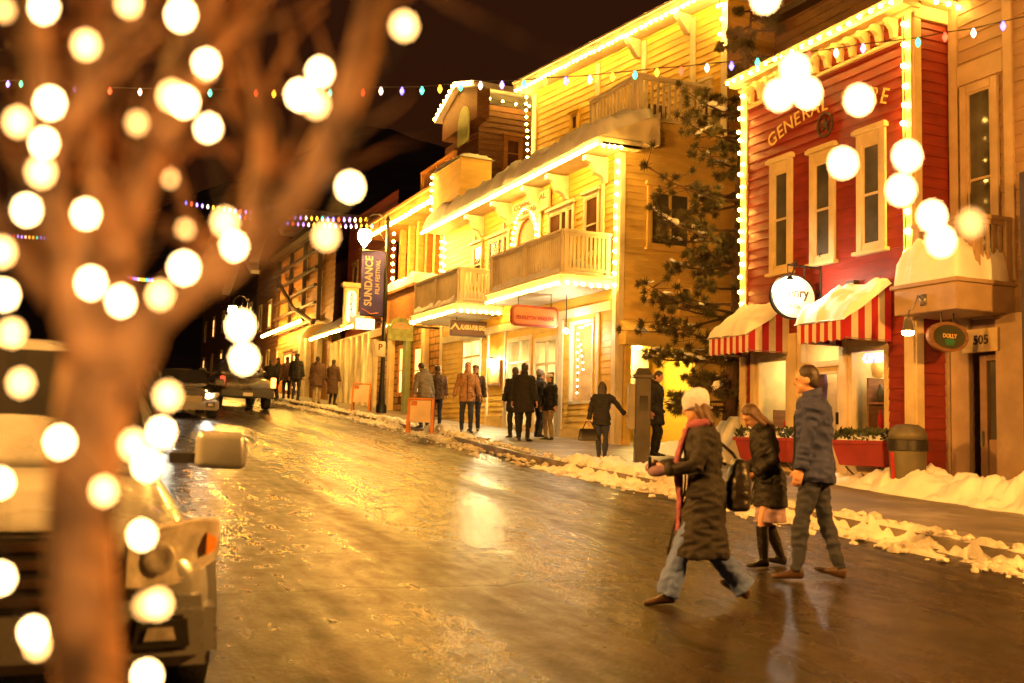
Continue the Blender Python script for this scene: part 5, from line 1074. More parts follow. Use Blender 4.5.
# ================================================================= PEOPLE
def pm(name, col, **k): M[name] = mat(name, col, k.get('rough', .8), var=k.get('var', .15), vscale=k.get('vscale', 6), bump=k.get('bump', .25), bscale=k.get('bscale', 60)); return name
pm('skin', (.50, .28, .18), rough=.5, var=.06, bump=.05); pm('hair_dark', (.03, .018, .012), rough=.5, bscale=120); pm('hair_brown', (.075, .038, .02), rough=.5, bscale=120)
pm('cloth_black', (.010, .009, .010)); pm('cloth_char', (.011, .009, .010)); pm('cloth_navy', (.024, .034, .12)); pm('cloth_jean', (.085, .14, .42)); pm('cloth_djean', (.022, .028, .055)); pm('cloth_tan', (.34, .19, .085)); pm('cloth_khaki', (.33, .25, .15)); pm('cloth_grey', (.16, .14, .11)); pm('knit_white', (.58, .58, .80), bscale=45, bump=.6); pm('knit_pink', (.22, .06, .11), bump=.5); pm('cloth_purple', (.20, .12, .22)); pm('shoe_dark', (.02, .015, .012), rough=.4); pm('shoe_brown', (.05, .025, .014), rough=.4); pm('boot_black', (.012, .010, .010), rough=.25); pm('leather_black', (.014, .011, .010), rough=.35); pm('cloth_brown', (.09, .05, .03)); pm('cap_white', (.55, .5, .42)); pm('skirt_mauve', (.30, .20, .26)); pm('cloth_olive', (.07, .06, .035))
def ik(a, c, l1, l2, pole):
    a, c = V(a), V(c); d = c-a; L = min(d.length, (l1+l2)*.999); dn = d.normalized(); c = a+dn*L
    x = (l1*l1-l2*l2+L*L)/(2*L); h = math.sqrt(max(1e-6, l1*l1-x*x)); p = V(pole)-dn*V(pole).dot(dn); p.normalize()
    return a+dn*x+p*h, c
def remesh(mb, m, vox, smooth=3, wr=0, seed=0):
    me = mb.data('m', M[m]); r = evaluated(me, [('REMESH', dict(mode='VOXEL', voxel_size=vox)), ('SMOOTH', dict(factor=.5, iterations=smooth))])
    r.materials.clear(); r.materials.append(M[m]); r.polygons.foreach_set('use_smooth', [True]*len(r.polygons))
    if wr:
        nrm = [v.normal.copy() for v in r.vertices]
        for v, nn in zip(r.vertices, nrm):
            q = noise.noise(V((v.co.x*8+seed, v.co.y*8, v.co.z*5)))+.9*(.5-2*abs(noise.noise(V((v.co.x*7+seed, v.co.y*7, v.co.z*15+v.co.x*5)))))+.4*noise.noise(V((v.co.x*24+seed, v.co.y*24, v.co.z*20))); v.co += nn*wr*q
    return r
def person(label, loc, face, h=1.75, ank=((-.1, 0, .085), (.1, 0, .085)), wri=((-.3, .05, .82), (.3, .05, .82)), lean=0, pitch=0, hyaw=0, top='cloth_black', length='hip', pants='cloth_djean', shoes='shoe_dark', hair='hair_dark', hairlen=0, hat=None, scarf=None, boots=False, skirt=None, flare=0, hood=False, vox=.012, w=1.0, hipdrop=-.02, gloves=None, group=None, bulk=1.0, feet=(0, 0)):
    S = h/1.75; t = thing('person', label, 'person', loc, group)
    Rz = Matrix.Rotation(face, 3, 'Z'); O = V(loc)
    def W(me, nm, par=None):
        for v in me.vertices: v.co = Rz @ (v.co*S)
        o = bpy.data.objects.new(nm, me); COL.objects.link(o); o.parent = par or t; ORG[o.name] = V(loc); return o
    hipc = V((0, 0, .93-hipdrop)); ln = V((0, sin(lean), cos(lean))); fw = V((0, cos(lean), -sin(lean)))
    sh = hipc+ln*.50; nk = hipc+ln*.575+V((0, .01, 0)); hd = nk+V((0, .03+.10*sin(pitch), .125*cos(pitch*.6)))
    X = V((1, 0, 0))
    SH = [sh+V((-.185*w, 0, 0)), sh+V((.185*w, 0, 0))]; HP = [hipc+V((-.09, 0, -.03)), hipc+V((.09, 0, -.03))]
    EL, WR, KN, AN = [], [], [], []
    for i in (0, 1):
        sx = -1 if i == 0 else 1
        e, c = ik(SH[i], wri[i], .29, .265, (sx*.6, -1, -.2)); EL.append(e); WR.append(c)
        k, c = ik(HP[i], ank[i], .425, .425, (sx*.05, 1, .15)); KN.append(k); AN.append(c)
    def torso(b, g, zlo=-.08, zhi=.56, gw=0):
        secs = []
        for s, a, d in ((zlo, .165, .115), (.0, .165, .118), (.10, .150, .105), (.20, .142, .10), (.32, .162, .112), (.42, .178, .108), (.49, .165, .09), (.54, .10, .07), (zhi, .06, .058)):
            secs.append((hipc+ln*s, X, fw, (a*w+g)*bulk, (d+g)*bulk))
        b.loft(secs, 18, 2.2)
    def arm(b, i, g, end=1.0):
        e, c = EL[i], WR[i]; b.tube([SH[i]+V((0, 0, -.01))-X*(.05 if i else -.05), SH[i]+(e-SH[i])*.12, SH[i]+(e-SH[i])*.55, e, e+(c-e)*.5, e+(c-e)*end], [(.055+g), .056+g, .047+g, .040+g, .036+g, .028+g], 12)
    def leg(b, i, g, z1=1.0, fl=0, top_=True):
        k, a = KN[i], AN[i]; b.tube([HP[i]+V((0, 0, .06)), HP[i]+(k-HP[i])*.1, HP[i]+(k-HP[i])*.55, k, k+(a-k)*.35, k+(a-k)*.8, k+(a-k)*z1], [.088+g, .086+g, .07+g, .054+g+fl*.2, .056+g+fl*.3, .04+g+fl*.8, .036+g+fl], 12)
    # --- body: one continuous surface
    Rh = Matrix.Rotation(hyaw, 3, 'Z') @ Matrix.Rotation(-pitch, 3, 'X')
    def HD(x, y, z): return hd+Rh @ V((x, y, z))
    b = MB(); torso(b, -.02)
    for i in (0, 1): arm(b, i, -.008); leg(b, i, -.012)
    b.tube([hipc+ln*.5, nk, hd+V((0, -.01, -.04))], [.062, .056, .054], 12)
    b.ell(HD(0, -.008, .025), (.075, .094, .098), 18, 12, Rh); b.ell(HD(0, .025, -.045), (.056, .062, .062), 14, 10, Rh)
    b.tube([HD(0, .082, .03), HD(0, .099, -.005), HD(0, .103, -.018), HD(0, .085, -.028)], [.009, .012, .013, .010], 8)
    b.ell(HD(0, .074, -.052), (.024, .016, .009), 10, 6, Rh); b.ell(HD(0, .07, -.088), (.022, .02, .016), 10, 6, Rh); b.ell(HD(0, .078, .038), (.05, .016, .009), 10, 6, Rh)
    for s in (-1, 1): b.ell(HD(s*.074, -.01, .0), (.012, .022, .032), 8, 6, Rh)
    for i in (0, 1):     # hands: palm, four curled fingers, thumb from the side
        sx = -1 if i == 0 else 1; a = (WR[i]-EL[i]).normalized(); side = a.cross(V((0, 1, 0)) if abs(a.y) < .8 else V((0, 0, 1))).normalized(); nrm = side.cross(a).normalized()
        fwd = V((0, 1, 0))-a*a.y if abs(a.y) < .85 else V((0, 0, 1))-a*a.z; fwd.normalize(); inn = V((-sx, 0, 0)); inn = inn-a*inn.dot(a)-fwd*inn.dot(fwd); inn.normalize()
        b.loft([(WR[i], fwd, inn, .030, .022), (WR[i]+a*.04, fwd, inn, .042, .020), (WR[i]+a*.085, fwd, inn, .043, .017)], 12)
        for k, (o, l) in enumerate(((.031, .068), (.0105, .078), (-.0105, .073), (-.031, .058))):
            p = WR[i]+a*.082+fwd*o; b.tube([p-a*.02, p+a*l*.42, p+a*l*.78+inn*.02, p+a*l*.85+inn*.045], [.0105, .0095, .009, .0075], 8)
        p = WR[i]+a*.025+fwd*.034; b.tube([p, p+fwd*.022+a*.025+inn*.008, p+fwd*.028+a*.06+inn*.022], [.014, .012, .009], 8)
    W(remesh(b, 'skin' if not gloves else 'skin', min(vox, .0085), 2), 'body')
    # eyes
    for s in (-1, 1):
        b = MB(); b.ell(HD(s*.031, .079, .018), (.013, .008, .006), 8, 6, Rh); W(b.data('eye', M['hair_dark'], True), 'eye')
    if gloves:
        for i in (0, 1):
            a = (WR[i]-EL[i]).normalized(); b = MB(); b.tube([WR[i]-a*.05, WR[i], WR[i]+a*.05, WR[i]+a*.11, WR[i]+a*.15], [.036, .036, .050, .047, .028], 10); W(remesh(b, gloves, vox, 2), 'glove')
    # --- trousers
    if pants:
        b = MB(); secs = [(hipc+ln*.1, X, fw, .160*w, .118), (hipc, X, fw, .178*w, .132), (hipc+V((0, 0, -.08)), X, V((0, 1, 0)), .172*w, .13), (hipc+V((0, 0, -.13)), X, V((0, 1, 0)), .14, .11)]; b.loft(secs, 16)
        for i in (0, 1): leg(b, i, .012, .60 if boots else 1.03, flare)
        W(remesh(b, pants, vox*1.15, 3, .014, h*10+loc[0]), 'trousers')
    # --- shoes or boots
    for i in (0, 1):
        sx = -1 if i == 0 else 1; b = MB(); A = AN[i]; lift = feet[i]; Rf = Matrix.Rotation(-lift, 3, 'X')
        def FQ(x, y, z): return A+Rf @ V((x+sx*y*.18, y, z))
        b.loft([(FQ(0, -.062, -.045), Rf @ X, Rf @ V((0, 0, 1)), .022, .030), (FQ(0, -.045, -.032), Rf @ X, Rf @ V((0, 0, 1)), .036, .05), (FQ(0, .02, -.035), Rf @ X, Rf @ V((0, 0, 1)), .040, .048), (FQ(0, .09, -.055), Rf @ X, Rf @ V((0, 0, 1)), .044, .030), (FQ(0, .165, -.063), Rf @ X, Rf @ V((0, 0, 1)), .042, .022), (FQ(0, .20, -.066), Rf @ X, Rf @ V((0, 0, 1)), .022, .014)], 12, 2.6)
        if boots: b.tube([A+V((0, 0, -.04)), A, A+(KN[i]-A)*.4, A+(KN[i]-A)*.84], [.046, .045, .064, .066], 12)
        W(remesh(b, 'boot_black' if boots else shoes, vox*.8, 2), 'boot' if boots else 'shoe')
    # --- coat
    zl = dict(hip=-.16, short=-.05, thigh=-.30, knee=-.52)[length]
    b = MB(); torso(b, .038, -.05, .55)
    for i in (0, 1): arm(b, i, .020, .97)
    b.tube([hipc+ln*.50, nk+V((0, -.004, .02))], [.088, .076], 14)
    fl = {'hip': .0, 'short': -.01, 'thigh': .02, 'knee': .02}[length]
    mid = (AN[0]+AN[1])/2; sway = V((0, mid.y*.2, 0)); spr = abs(AN[0].y-AN[1].y)*(.10 if length == 'knee' else .04 if length == 'thigh' else 0)
    b.loft([(hipc+ln*.12, X, fw, .185*w*bulk, .142*bulk), (hipc+V((0, 0, -.02)), X, V((0, 1, 0)), .20*w*bulk, .152*bulk), (hipc+V((0, 0, zl*.6))+sway*.5+V((0, spr*.5, 0)), X, V((0, 1, 0)), (.205+fl*.6)*w*bulk, .155*bulk+fl*.6+spr*.6), (hipc+V((0, 0, zl))+sway+V((0, spr*.8, 0)), X, V((0, 1, 0)), (.208+fl)*w*bulk, .158*bulk+fl+spr)], 20, 2.3)
    if hood: b.ell(nk+V((0, -.085, -.01)), (.12, .08, .09), 14, 9)
    ct = W(remesh(b, top, vox, 3, .018, loc[1]), 'coat')
    b = MB(); zf = [(hipc+ln*s+fw*d) for s, d in ((.5, .115), (.4, .155), (.25, .158), (.1, .165), (0, .178))]+[hipc+V((0, .180+fl*.8+spr*.9, zl*.5)), hipc+sway+V((0, .176+fl+spr*1.8, zl+.01))]
    b.tube([q*1 for q in zf], .009, 6); W(b.data('zip', M['cloth_black'], True), 'zip')
    for sx in (-1, 1):
        b = MB(); c_ = hipc+V((sx*.165*w*bulk, .10*bulk, -.02)); b.loft([(c_+V((0, 0, .03)), V((.5*sx, -.86, 0)), V((.86*sx, .5, 0)), .07, .022), (c_+V((0, 0, -.025)), V((.5*sx, -.86, 0)), V((.86*sx, .5, 0)), .068, .024)], 12, 4); W(b.data('pocket_flap', M[top], True), 'pocket_flap')
        i_ = 0 if sx < 0 else 1; a_ = (WR[i_]-EL[i_]).normalized(); b = MB(); b.tube([WR[i_]-a_*.075, WR[i_]-a_*.01], [.060, .058], 12); W(b.data('cuff', M[top], True), 'cuff')
    b = MB(); rs = []
    for q, zz, r_ in ((0, -.015, .086), (1, .045, .082), (2, .05, .070), (3, -.01, .070)): rs.append([nk+V((r_*cos(a)*1.02, r_*sin(a)-.004, zz-.02*sin(a))) for a in [2*pi*k/18 for k in range(18)]])
    b.rings(rs, cap=False); W(b.data('collar', M[top], True), 'collar')
    if skirt:
        b = MB(); b.loft([(hipc+V((0, 0, -.1)), X, V((0, 1, 0)), .17, .13), (hipc+V((0, 0, -.46)), X, V((0, 1, 0)), .185, .17)], 18); W(remesh(b, skirt, vox, 2, .012, 3), 'skirt')
        
    # --- hair, hat, scarf
    if hair and not (hat and hat[0] == 'balaclava'):
        b = MB(); b.ell(HD(0, -.022, .042), (.084, .095, .096), 16, 10, Rh); b.ell(HD(0, -.05, .0), (.08, .07, .085), 14, 9, Rh)
        if hairlen:
            b.loft([(HD(0, -.05, .02), X, V((0, 1, 0)), .088, .07), (HD(0, -.07, -.08), X, V((0, 1, 0)), .10, .065), (HD(0, -.085, -.08-hairlen*.5), X, V((0, 1, 0)), .11, .055), (HD(0, -.085, -.08-hairlen), X, V((0, 1, 0)), .07, .035)], 14); 
            for s in (-1, 1): b.tube([HD(s*.07, -.005, .05), HD(s*.082, -.01, -.04), HD(s*.085, -.03, -.06-hairlen*.5)], [.026, .028, .018], 8)
        me = remesh(b, hair, .011, 2, .006, 8)
        # keep the face clear
        W(me, 'hair')
    if hat:
        b = MB(); kind, hm = hat
        if kind == 'knit': b.loft([(HD(0, -.012, -.005), Rh @ X, Rh @ V((0, 1, 0)), .090, .106), (HD(0, -.015, .035), Rh @ X, Rh @ V((0, 1, 0)), .098, .116), (HD(0, -.02, .09), Rh @ X, Rh @ V((0, 1, 0)), .098, .115), (HD(0, -.03, .135), Rh @ X, Rh @ V((0, 1, 0)), .075, .09), (HD(0, -.035, .165), Rh @ X, Rh @ V((0, 1, 0)), .03, .035)], 18)
        else:
            b.loft([(HD(0, -.012, .045), Rh @ X, Rh @ V((0, 1, 0)), .088, .104), (HD(0, -.012, .09), Rh @ X, Rh @ V((0, 1, 0)), .086, .10), (HD(0, -.012, .13), Rh @ X, Rh @ V((0, 1, 0)), .055, .065)], 16); b.loft([(HD(0, .05, .055), Rh @ X, Rh @ V((0, 0, 1)), .07, .012), (HD(0, .12, .05), Rh @ X, Rh @ V((0, 0, 1)), .068, .010), (HD(0, .155, .042), Rh @ X, Rh @ V((0, 0, 1)), .04, .008)], 12)
        W(remesh(b, hm, .011, 3, .004, 5), 'hat')
    if scarf:
        b = MB(); rs = []
        b.tube([nk+V((.09*cos(a), .085*sin(a)+.01, .0-.02*sin(a))) for a in [2*pi*k/14 for k in range(15)]], .036, 8)
        b.loft([(nk+V((.03, .12, -.05)), X, V((0, 1, 0)), .07, .03), (nk+V((.03, .19, -.3)), X, V((0, 1, 0)), .075, .028), (hipc+V((.03, .21, -.05)), X, V((0, 1, 0)), .085, .028), (hipc+V((.03, .225, -.32)), X, V((0, 1, 0)), .085, .025)], 12)
        W(remesh(b, scarf, .013, 2, .012, 2), 'scarf')
    info = dict(t=t, WR=[Rz @ (q*S)+O for q in WR], EL=[Rz @ (q*S)+O for q in EL], SH=[Rz @ (q*S)+O for q in SH], hip=Rz @ (hipc*S)+O, R=Rz, S=S, O=O)
    return info
LEFT = R(66.3); AWAY = R(-23.7); TOWARD = R(156.3); RIGHT = R(-113.7)
def hgt(px0, px1, y0, g): return abs(px1-px0)*(g-CAM).dot(_f)/1050
# --- three people crossing the road in front
g = gp(705, 606); lz = gz(g.y)
w1 = person('woman in long dark coat, white knit hat and pink scarf crossing the road', (g.x, g.y, lz+.0), LEFT-R(5), 1.49, ank=((-.07, .31, .10), (.07, -.33, .15)), wri=((-.13, .34, 1.10), (.12, .36, 1.12)), lean=.06, pitch=.22, top='cloth_char', length='knee', pants='cloth_jean', shoes='shoe_brown', hair='hair_brown', hairlen=.12, hat=('knit', 'knit_white'), scarf='knit_pink', gloves='cloth_purple', flare=.055, hipdrop=.012, vox=.011, feet=(.05, -.55))
b = MB(); c = w1['hip']+w1['R'] @ V((.05, -.23, .08)); b.loft([(c+V((0, 0, zz)), w1['R'] @ V((1, 0, 0)), w1['R'] @ V((0, 1, 0)), a_, d_) for zz, a_, d_ in ((-.2, .12, .06), (-.18, .15, .085), (0, .15, .09), (.13, .13, .06), (.16, .10, .04))], 16, 3); bag = thing('shoulder_bag', 'black shoulder bag behind the hip of the woman in the white hat', 'bag', c); bm_ = remesh(b, 'leather_black', .012, 2, .006)
for v in bm_.vertices: v.co -= c
o = bpy.data.objects.new('bag_body', bm_); COL.objects.link(o); o.parent = bag; ORG[o.name] = c
b = MB(); s1 = w1['SH'][1]+V((0, 0, .05)); b.tube([c+V((0, 0, .14)), c.lerp(s1, .5)+w1['R'] @ V((.05, -.1, 0)), s1, c.lerp(s1, .5)+w1['R'] @ V((.05, .16, 0)), c+w1['R'] @ V((.02, .08, .12))], .012, 6); b.build('strap', M['leather_black'], bag)
b = MB(); pc = (w1['WR'][0]+w1['WR'][1])/2+w1['R'] @ V((0, .10, .02)); b.loft([(pc+V((0, 0, zz)), w1['R'] @ V((1, 0, 0)), w1['R'] @ V((0, 1, 0)), .035, .012) for zz in (-.06, .06)], 12, 5); props(b.build('phone', M['black']), 'small dark phone held by the woman in the white hat', 'phone')
g = gp(770, 567)
person('girl in black jacket looking down, mauve skirt and tall black boots', (g.x, g.y, gz(g.y)), LEFT+R(6), 1.40, ank=((-.08, .10, .09), (.09, -.16, .10)), wri=((-.16, .24, 1.0), (.16, .22, 1.02)), lean=.20, pitch=.75, top='cloth_black', length='thigh', pants=None, skirt='skirt_mauve', boots=True, hair='hair_brown', hairlen=.22, vox=.011, w=.9, feet=(.0, -.2))
g = gp(815, 581)
person('tall man in navy jacket and dark jeans walking beside the girl', (g.x, g.y, gz(g.y)), LEFT-R(16), 1.71, ank=((-.08, .15, .10), (.10, -.20, .11)), wri=((-.20, .12, .92), (.21, .10, .93)), lean=.03, pitch=.12, top='cloth_navy', length='hip', pants='cloth_djean', shoes='shoe_brown', hair='hair_dark', vox=.011, hipdrop=-.035, w=1.05, bulk=1.03, feet=(.0, -.25))
# --- woman at the pay station and man beyond it
g = gp(601, 460, .2); hw_ = hgt(383, 460, 0, g)
w4 = person('woman in black jacket seen from behind reaching to the pay station', g, AWAY-R(8), hw_, ank=((-.06, .05, .085), (.08, -.05, .085)), wri=((-.30, .05, .88), (.52, .22, 1.05)), top='cloth_black', pants='cloth_djean', hair='hair_dark', hairlen=.16, length='hip', vox=.013)
c = w4['WR'][0]+V((0, 0, -.24)); hb_ = thing('handbag', 'black handbag hanging from the hand of the woman at the pay station', 'bag', c)
b = MB(); b.loft([(c+V((0, 0, zz)), V((_r.x, _r.y, 0)).normalized(), V((_f.x, _f.y, 0)).normalized(), a_, d_) for zz, a_, d_ in ((-.13, .17, .06), (-.11, .19, .08), (.05, .17, .06), (.08, .15, .03))], 16, 4); b.build('bag_body', M['leather_black'], hb_, smooth=True, angle=50)
dr_ = V((_r.x, _r.y, 0)).normalized(); b = MB(); b.tube([c-dr_*.11+V((0, 0, .07)), c-dr_*.05+V((0, 0, .2)), c+dr_*.03+V((0, 0, .21)), c+dr_*.11+V((0, 0, .07))], .01, 6); b.build('handle', M['leather_black'], hb_)
g = gp(654, 456, .25); person('broad figure in dark coat standing right behind the pay station', g, TOWARD+R(60), hgt(372, 456, 0, g), top='cloth_black', length='thigh', pants='cloth_black', hair='hair_dark', hood=True, bulk=1.12, vox=.014, pitch=.4)
# --- group of four at the doors
grp = 'people gathered at the yellow building doors'
def stand(label, px, py, ytop, face, h_=.15, **k):
    g = gp(px, py, h_); return person(label, g, face, hgt(ytop, py, 0, g), vox=k.pop('vox', .016), **k)
stand('man in black coat partly hidden at the left of the door group', 514, 438, 368, AWAY+R(20), top='cloth_black', length='thigh', pants='cloth_black', group=grp)
stand('tallest man in long dark coat at the front of the door group', 523, 441, 364, AWAY-R(15), top='cloth_char', length='thigh', pants='cloth_black', group=grp, bulk=1.08)
stand('man in striped-light knit cap and dark jacket inside the door group', 538, 437, 371, AWAY-R(60), top='cloth_black', pants='cloth_djean', hat=('knit', 'cloth_grey'), group=grp)
stand('man in black jacket, khaki trousers and pale cap at the right of the door group', 549, 440, 375, LEFT+R(40), top='cloth_black', pants='cloth_khaki', hat=('cap', 'cap_white'), group=grp, ank=((-.16, .05, .085), (.18, -.05, .085)))
# --- walkers coming down the pavement
stand('man in open tan jacket walking towards the viewer', 466, 433, 363, TOWARD+R(4), top='cloth_tan', length='hip', pants='cloth_djean', ank=((-.10, .12, .085), (.12, -.12, .10)), wri=((-.34, .08, .84), (.34, .0, .84)), vox=.013)
stand('man in flat cap and dark vest just behind the tan jacket', 474, 431, 366, TOWARD-R(8), top='cloth_brown', pants='cloth_djean', hat=('cap', 'cloth_brown'))
stand('man in grey hooded jacket stooping beside the stone wall', 424, 428, 362, AWAY+R(35), h_=.15, top='cloth_grey', pants='cloth_djean', hood=True, pitch=.8, lean=.25, vox=.014)
stand('person in brown jacket half hidden by the stooping man', 436, 427, 366, AWAY+R(10), top='cloth_brown', pants='cloth_djean')
# --- far up the pavement
gf = 'people far up the pavement'
stand('person in long brown hooded coat, the nearer to the red doors', 316, 404, 357, AWAY, top='cloth_brown', length='thigh', pants='cloth_khaki', hood=True, bulk=1.12, vox=.018, group=gf)
stand('woman in long dark coat to her ankles with a pale bag', 332, 405, 360, AWAY-R(20), top='cloth_brown', length='knee', pants='cloth_black', vox=.018, group=gf)
stand('heavy man in dark jacket and light jeans before the white columns', 295, 401, 354, AWAY-R(10), top='cloth_char', pants='cloth_djean', bulk=1.15, hat=('cap', 'cloth_black'), vox=.018, group=gf)
stand('dark figure second from the road in the far group', 286, 400, 357, AWAY+R(20), top='cloth_brown', pants='cloth_black', vox=.018, group=gf)
stand('dark figure third from the road standing sideways in the far group', 277, 399, 358, LEFT, top='cloth_black', pants='cloth_black', vox=.018, group=gf)
stand('small dark figure nearest the pickup in the far group', 269, 399, 360, AWAY, top='cloth_black', pants='cloth_char', vox=.018, group=gf)
# ================================================================= VEHICLES
def paint(name, col, rough=.3, metal=.0): M[name] = mat(name, col, rough, metal=metal, var=.06, vscale=2, bump=.0, spec=.6, coat=.6, dirt=tuple(c*.6+.03 for c in col), dscale=1.5); return name
paint('silver_paint', (.42, .44, .47), .28, .45); paint('dark_paint', (.035, .03, .028)); paint('grey_paint', (.12, .11, .10))
M['tyre'] = mat('tyre_rubber', (.018, .017, .016), .85, var=.2, bump=.3); M['rim'] = mat('wheel_rim', (.42, .40, .36), .35, metal=.8); M['plastic'] = mat('dark_trim_plastic', (.03, .028, .026), .55); M['autoglass'] = mat('vehicle_glass', (.018, .018, .02), .04, var=.1, bump=0, spec=.8); M['chrome'] = mat('chrome_trim', (.6, .57, .52), .15, metal=1, var=.03, bump=0)
M['lens'] = mat('headlight_lens', (.62, .58, .52), .25, var=.25, vscale=14, bump=.2, bscale=20, spec=.8, coat=1); M['amberlens'] = mat('amber_lens', (.75, .28, .03), .2, bump=.1); M['redlens'] = emis('tail_lamp_light', (1, .08, .03), 2.2); M['amberlit'] = emis('indicator_light', (1, .32, .04), 9); M['headlit'] = emis('headlamp_light', (1, .86, .62), 900); M['reflector'] = mat('lamp_reflector', (.72, .69, .62), .35, metal=.3, var=.25, vscale=18, bump=.2); M['plate'] = mat('number_plate', (.6, .55, .45), .5)
def vehicle(name, label, cat, loc, heading, pnt, spec, lit=False, tail=False, K=1.0):
    """local frame: +y is the front; sections run along y"""
    t = thing(name, label, cat, loc); O = V(loc); hd_ = V((sin(heading), cos(heading), 0)); sl = math.atan(SL)*hd_.y
    Rm = Matrix.Rotation(-heading, 3, 'Z') @ Matrix.Rotation(sl, 3, 'X')
    def Q(x, y, z): return O+Rm @ V((x*K, y*K, z*K))
    def bx(b, x0, x1, y0, y1, z0, z1, tx=0, ty=0): b.hexa([Q(x0, y0, z0), Q(x1, y0, z0), Q(x1, y1, z0), Q(x0, y1, z0), Q(x0+tx, y0+ty, z1), Q(x1-tx, y0+ty, z1), Q(x1-tx, y1-ty, z1), Q(x0+tx, y1-ty, z1)])
    def shell(secs, seg=24, pw=2.9):
        b = MB(); rs = []
        for y, z0, z1, w0, w1 in secs:
            ring = []
            for k in range(seg):
                a = 2*pi*k/seg+pi/seg; cx = math.copysign(abs(cos(a))**(2/pw), cos(a)); sy = math.copysign(abs(sin(a))**(2/pw), sin(a)); f = (sy+1)/2
                ring.append(Q((w0+(w1-w0)*f)*cx, y, z0+(z1-z0)*f))
            rs.append(ring)
        b.rings(rs); return b
    body = shell(spec['body']).data('body', M[pnt], org=O); body = evaluated(body, [('SUBSURF', dict(levels=1, render_levels=1))]); body.polygons.foreach_set('use_smooth', [True]*len(body.polygons)); bo = place('body', body, t); bo.location = (0, 0, 0)
    cab = shell(spec['cabin']).data('cabin', M[pnt], org=O); cab = evaluated(cab, [('SUBSURF', dict(levels=1, render_levels=1))]); cab.polygons.foreach_set('use_smooth', [True]*len(cab.polygons)); place('cabin', cab, t)
    for nm, quad in spec['glass']:
        b = MB(); b.face([Q(*q) for q in quad]); m2 = b.data(nm, M['autoglass'], org=O); place(nm, m2, t)
    W_ = spec['w']
    for y in spec['axles']:
        for s in (-1, 1):
            rw = spec['rw']; cx = s*(W_-.10); b = MB()
            def wring(r, x): return [Q(cx+s*x, y+r*cos(a), rw+r*sin(a)) for a in [2*pi*k/28 for k in range(28)]]
            b.rings([wring(rw*.6, -.14), wring(rw*.94, -.14), wring(rw, -.10), wring(rw, .07), wring(rw*.95, .11), wring(rw*.64, .11)]); wh = b.build('wheel', M['tyre'], t, smooth=True, angle=40)
            b = MB(); b.rings([wring(rw*.64, .08), wring(rw*.6, .10), wring(rw*.5, .07), wring(rw*.16, .085), wring(rw*.12, .10)]); b.build('rim', M['rim'], wh, smooth=True, angle=30)
            b = MB(); 
            for k in range(12):
                a0, a1 = pi*k/11, pi*(k+1)/11
                if k < 11: b.hexa([Q(s*(W_-.16), y+rw*1.16*cos(a0), rw+rw*1.16*sin(a0)), Q(s*(W_+.015), y+rw*1.16*cos(a0), rw+rw*1.16*sin(a0)), Q(s*(W_+.015), y+rw*1.16*cos(a1), rw+rw*1.16*sin(a1)), Q(s*(W_-.16), y+rw*1.16*cos(a1), rw+rw*1.16*sin(a1)), Q(s*(W_-.16), y+rw*1.28*cos(a0), rw+rw*1.28*sin(a0)), Q(s*(W_+.01), y+rw*1.28*cos(a0), rw+rw*1.28*sin(a0)), Q(s*(W_+.01), y+rw*1.28*cos(a1), rw+rw*1.28*sin(a1)), Q(s*(W_-.16), y+rw*1.28*cos(a1), rw+rw*1.28*sin(a1))])
            b.build('wheel_arch', M[spec.get('arch', 'plastic')], t)
    fy, ry = spec['front'], spec['rear']; zb = spec['zb']
    b = MB(); bx(b, -W_*.97, W_*.97, fy-.22, fy+.06, zb, zb+.30, .03, .02); b.build('front_bumper', M[spec.get('bump', pnt)], t, bevel=.05)
    b = MB(); bx(b, -W_*.97, W_*.97, ry-.06, ry+.2, zb, zb+.26, .02, .02); rbp = b.build('rear_bumper', M[spec.get('rbump', pnt)], t, bevel=.04)
    zg0, zg1 = spec['grille']; gwid = spec['gw']
    b = MB(); bx(b, -gwid, gwid, fy-.1, fy+.035, zg0, zg1, .03, 0); gr = b.build('grille', M['plastic'], t, bevel=.02)
    b = MB()
    for k in range(4): z = zg0+(zg1-zg0)*(k+.6)/4.4; bx(b, -gwid*.93, gwid*.93, fy+.03, fy+.055, z-.02, z+.02)
    b.build('grille_bars', M['chrome'], gr, bevel=.005)
    for s in (-1, 1):
        x0, x1 = sorted((s*(gwid+.03), s*(W_-.05))); b = MB(); rs = []
        zl0, zl1 = spec['lamp']
        def LQ(f, z, d): # lamp follows the rounded corner
            x = s*(gwid+.03+(W_-.03-gwid-.03)*f); return Q(x, fy+.02-.20*f**2.2+d, z)
        for d in (-.08, .035):
            rs.append([LQ(0, zl0, d), LQ(.35, zl0-.01, d), LQ(.7, zl0+.03, d), LQ(1, zl0+.10, d), LQ(1, zl1+.01, d), LQ(.7, zl1+.02, d), LQ(.35, zl1, d), LQ(0, zl1-.01, d)])
        b.rings(rs); hl = b.build('headlight', M['lens'], t, bevel=.012)
        b = MB(); rs = []
        for d in (.02, .042): rs.append([LQ(.84, zl0+.12, d), LQ(.96, zl0+.14, d), LQ(.96, zl1-.07, d), LQ(.84, zl1-.04, d)])
        b.rings(rs); b.build('indicator', M['amberlens'], hl)
        for f in ((.2, .52) if lit else (.34,)):
            b = MB(); c = LQ(f, (zl0+zl1)/2, .03); r_ = (zl1-zl0)*.24
            rs = [[c+Rm @ V((r_*q*cos(a), dd, r_*q*sin(a))) for a in [2*pi*k/18 for k in range(18)]] for q, dd in ((1, -.01), (1, .015), (.85, .02), (.5, .012), (.1, .01))]
            b.rings(rs); b.build('reflector', M['headlit'] if lit and f == .2 else M['reflector'], hl, smooth=True)
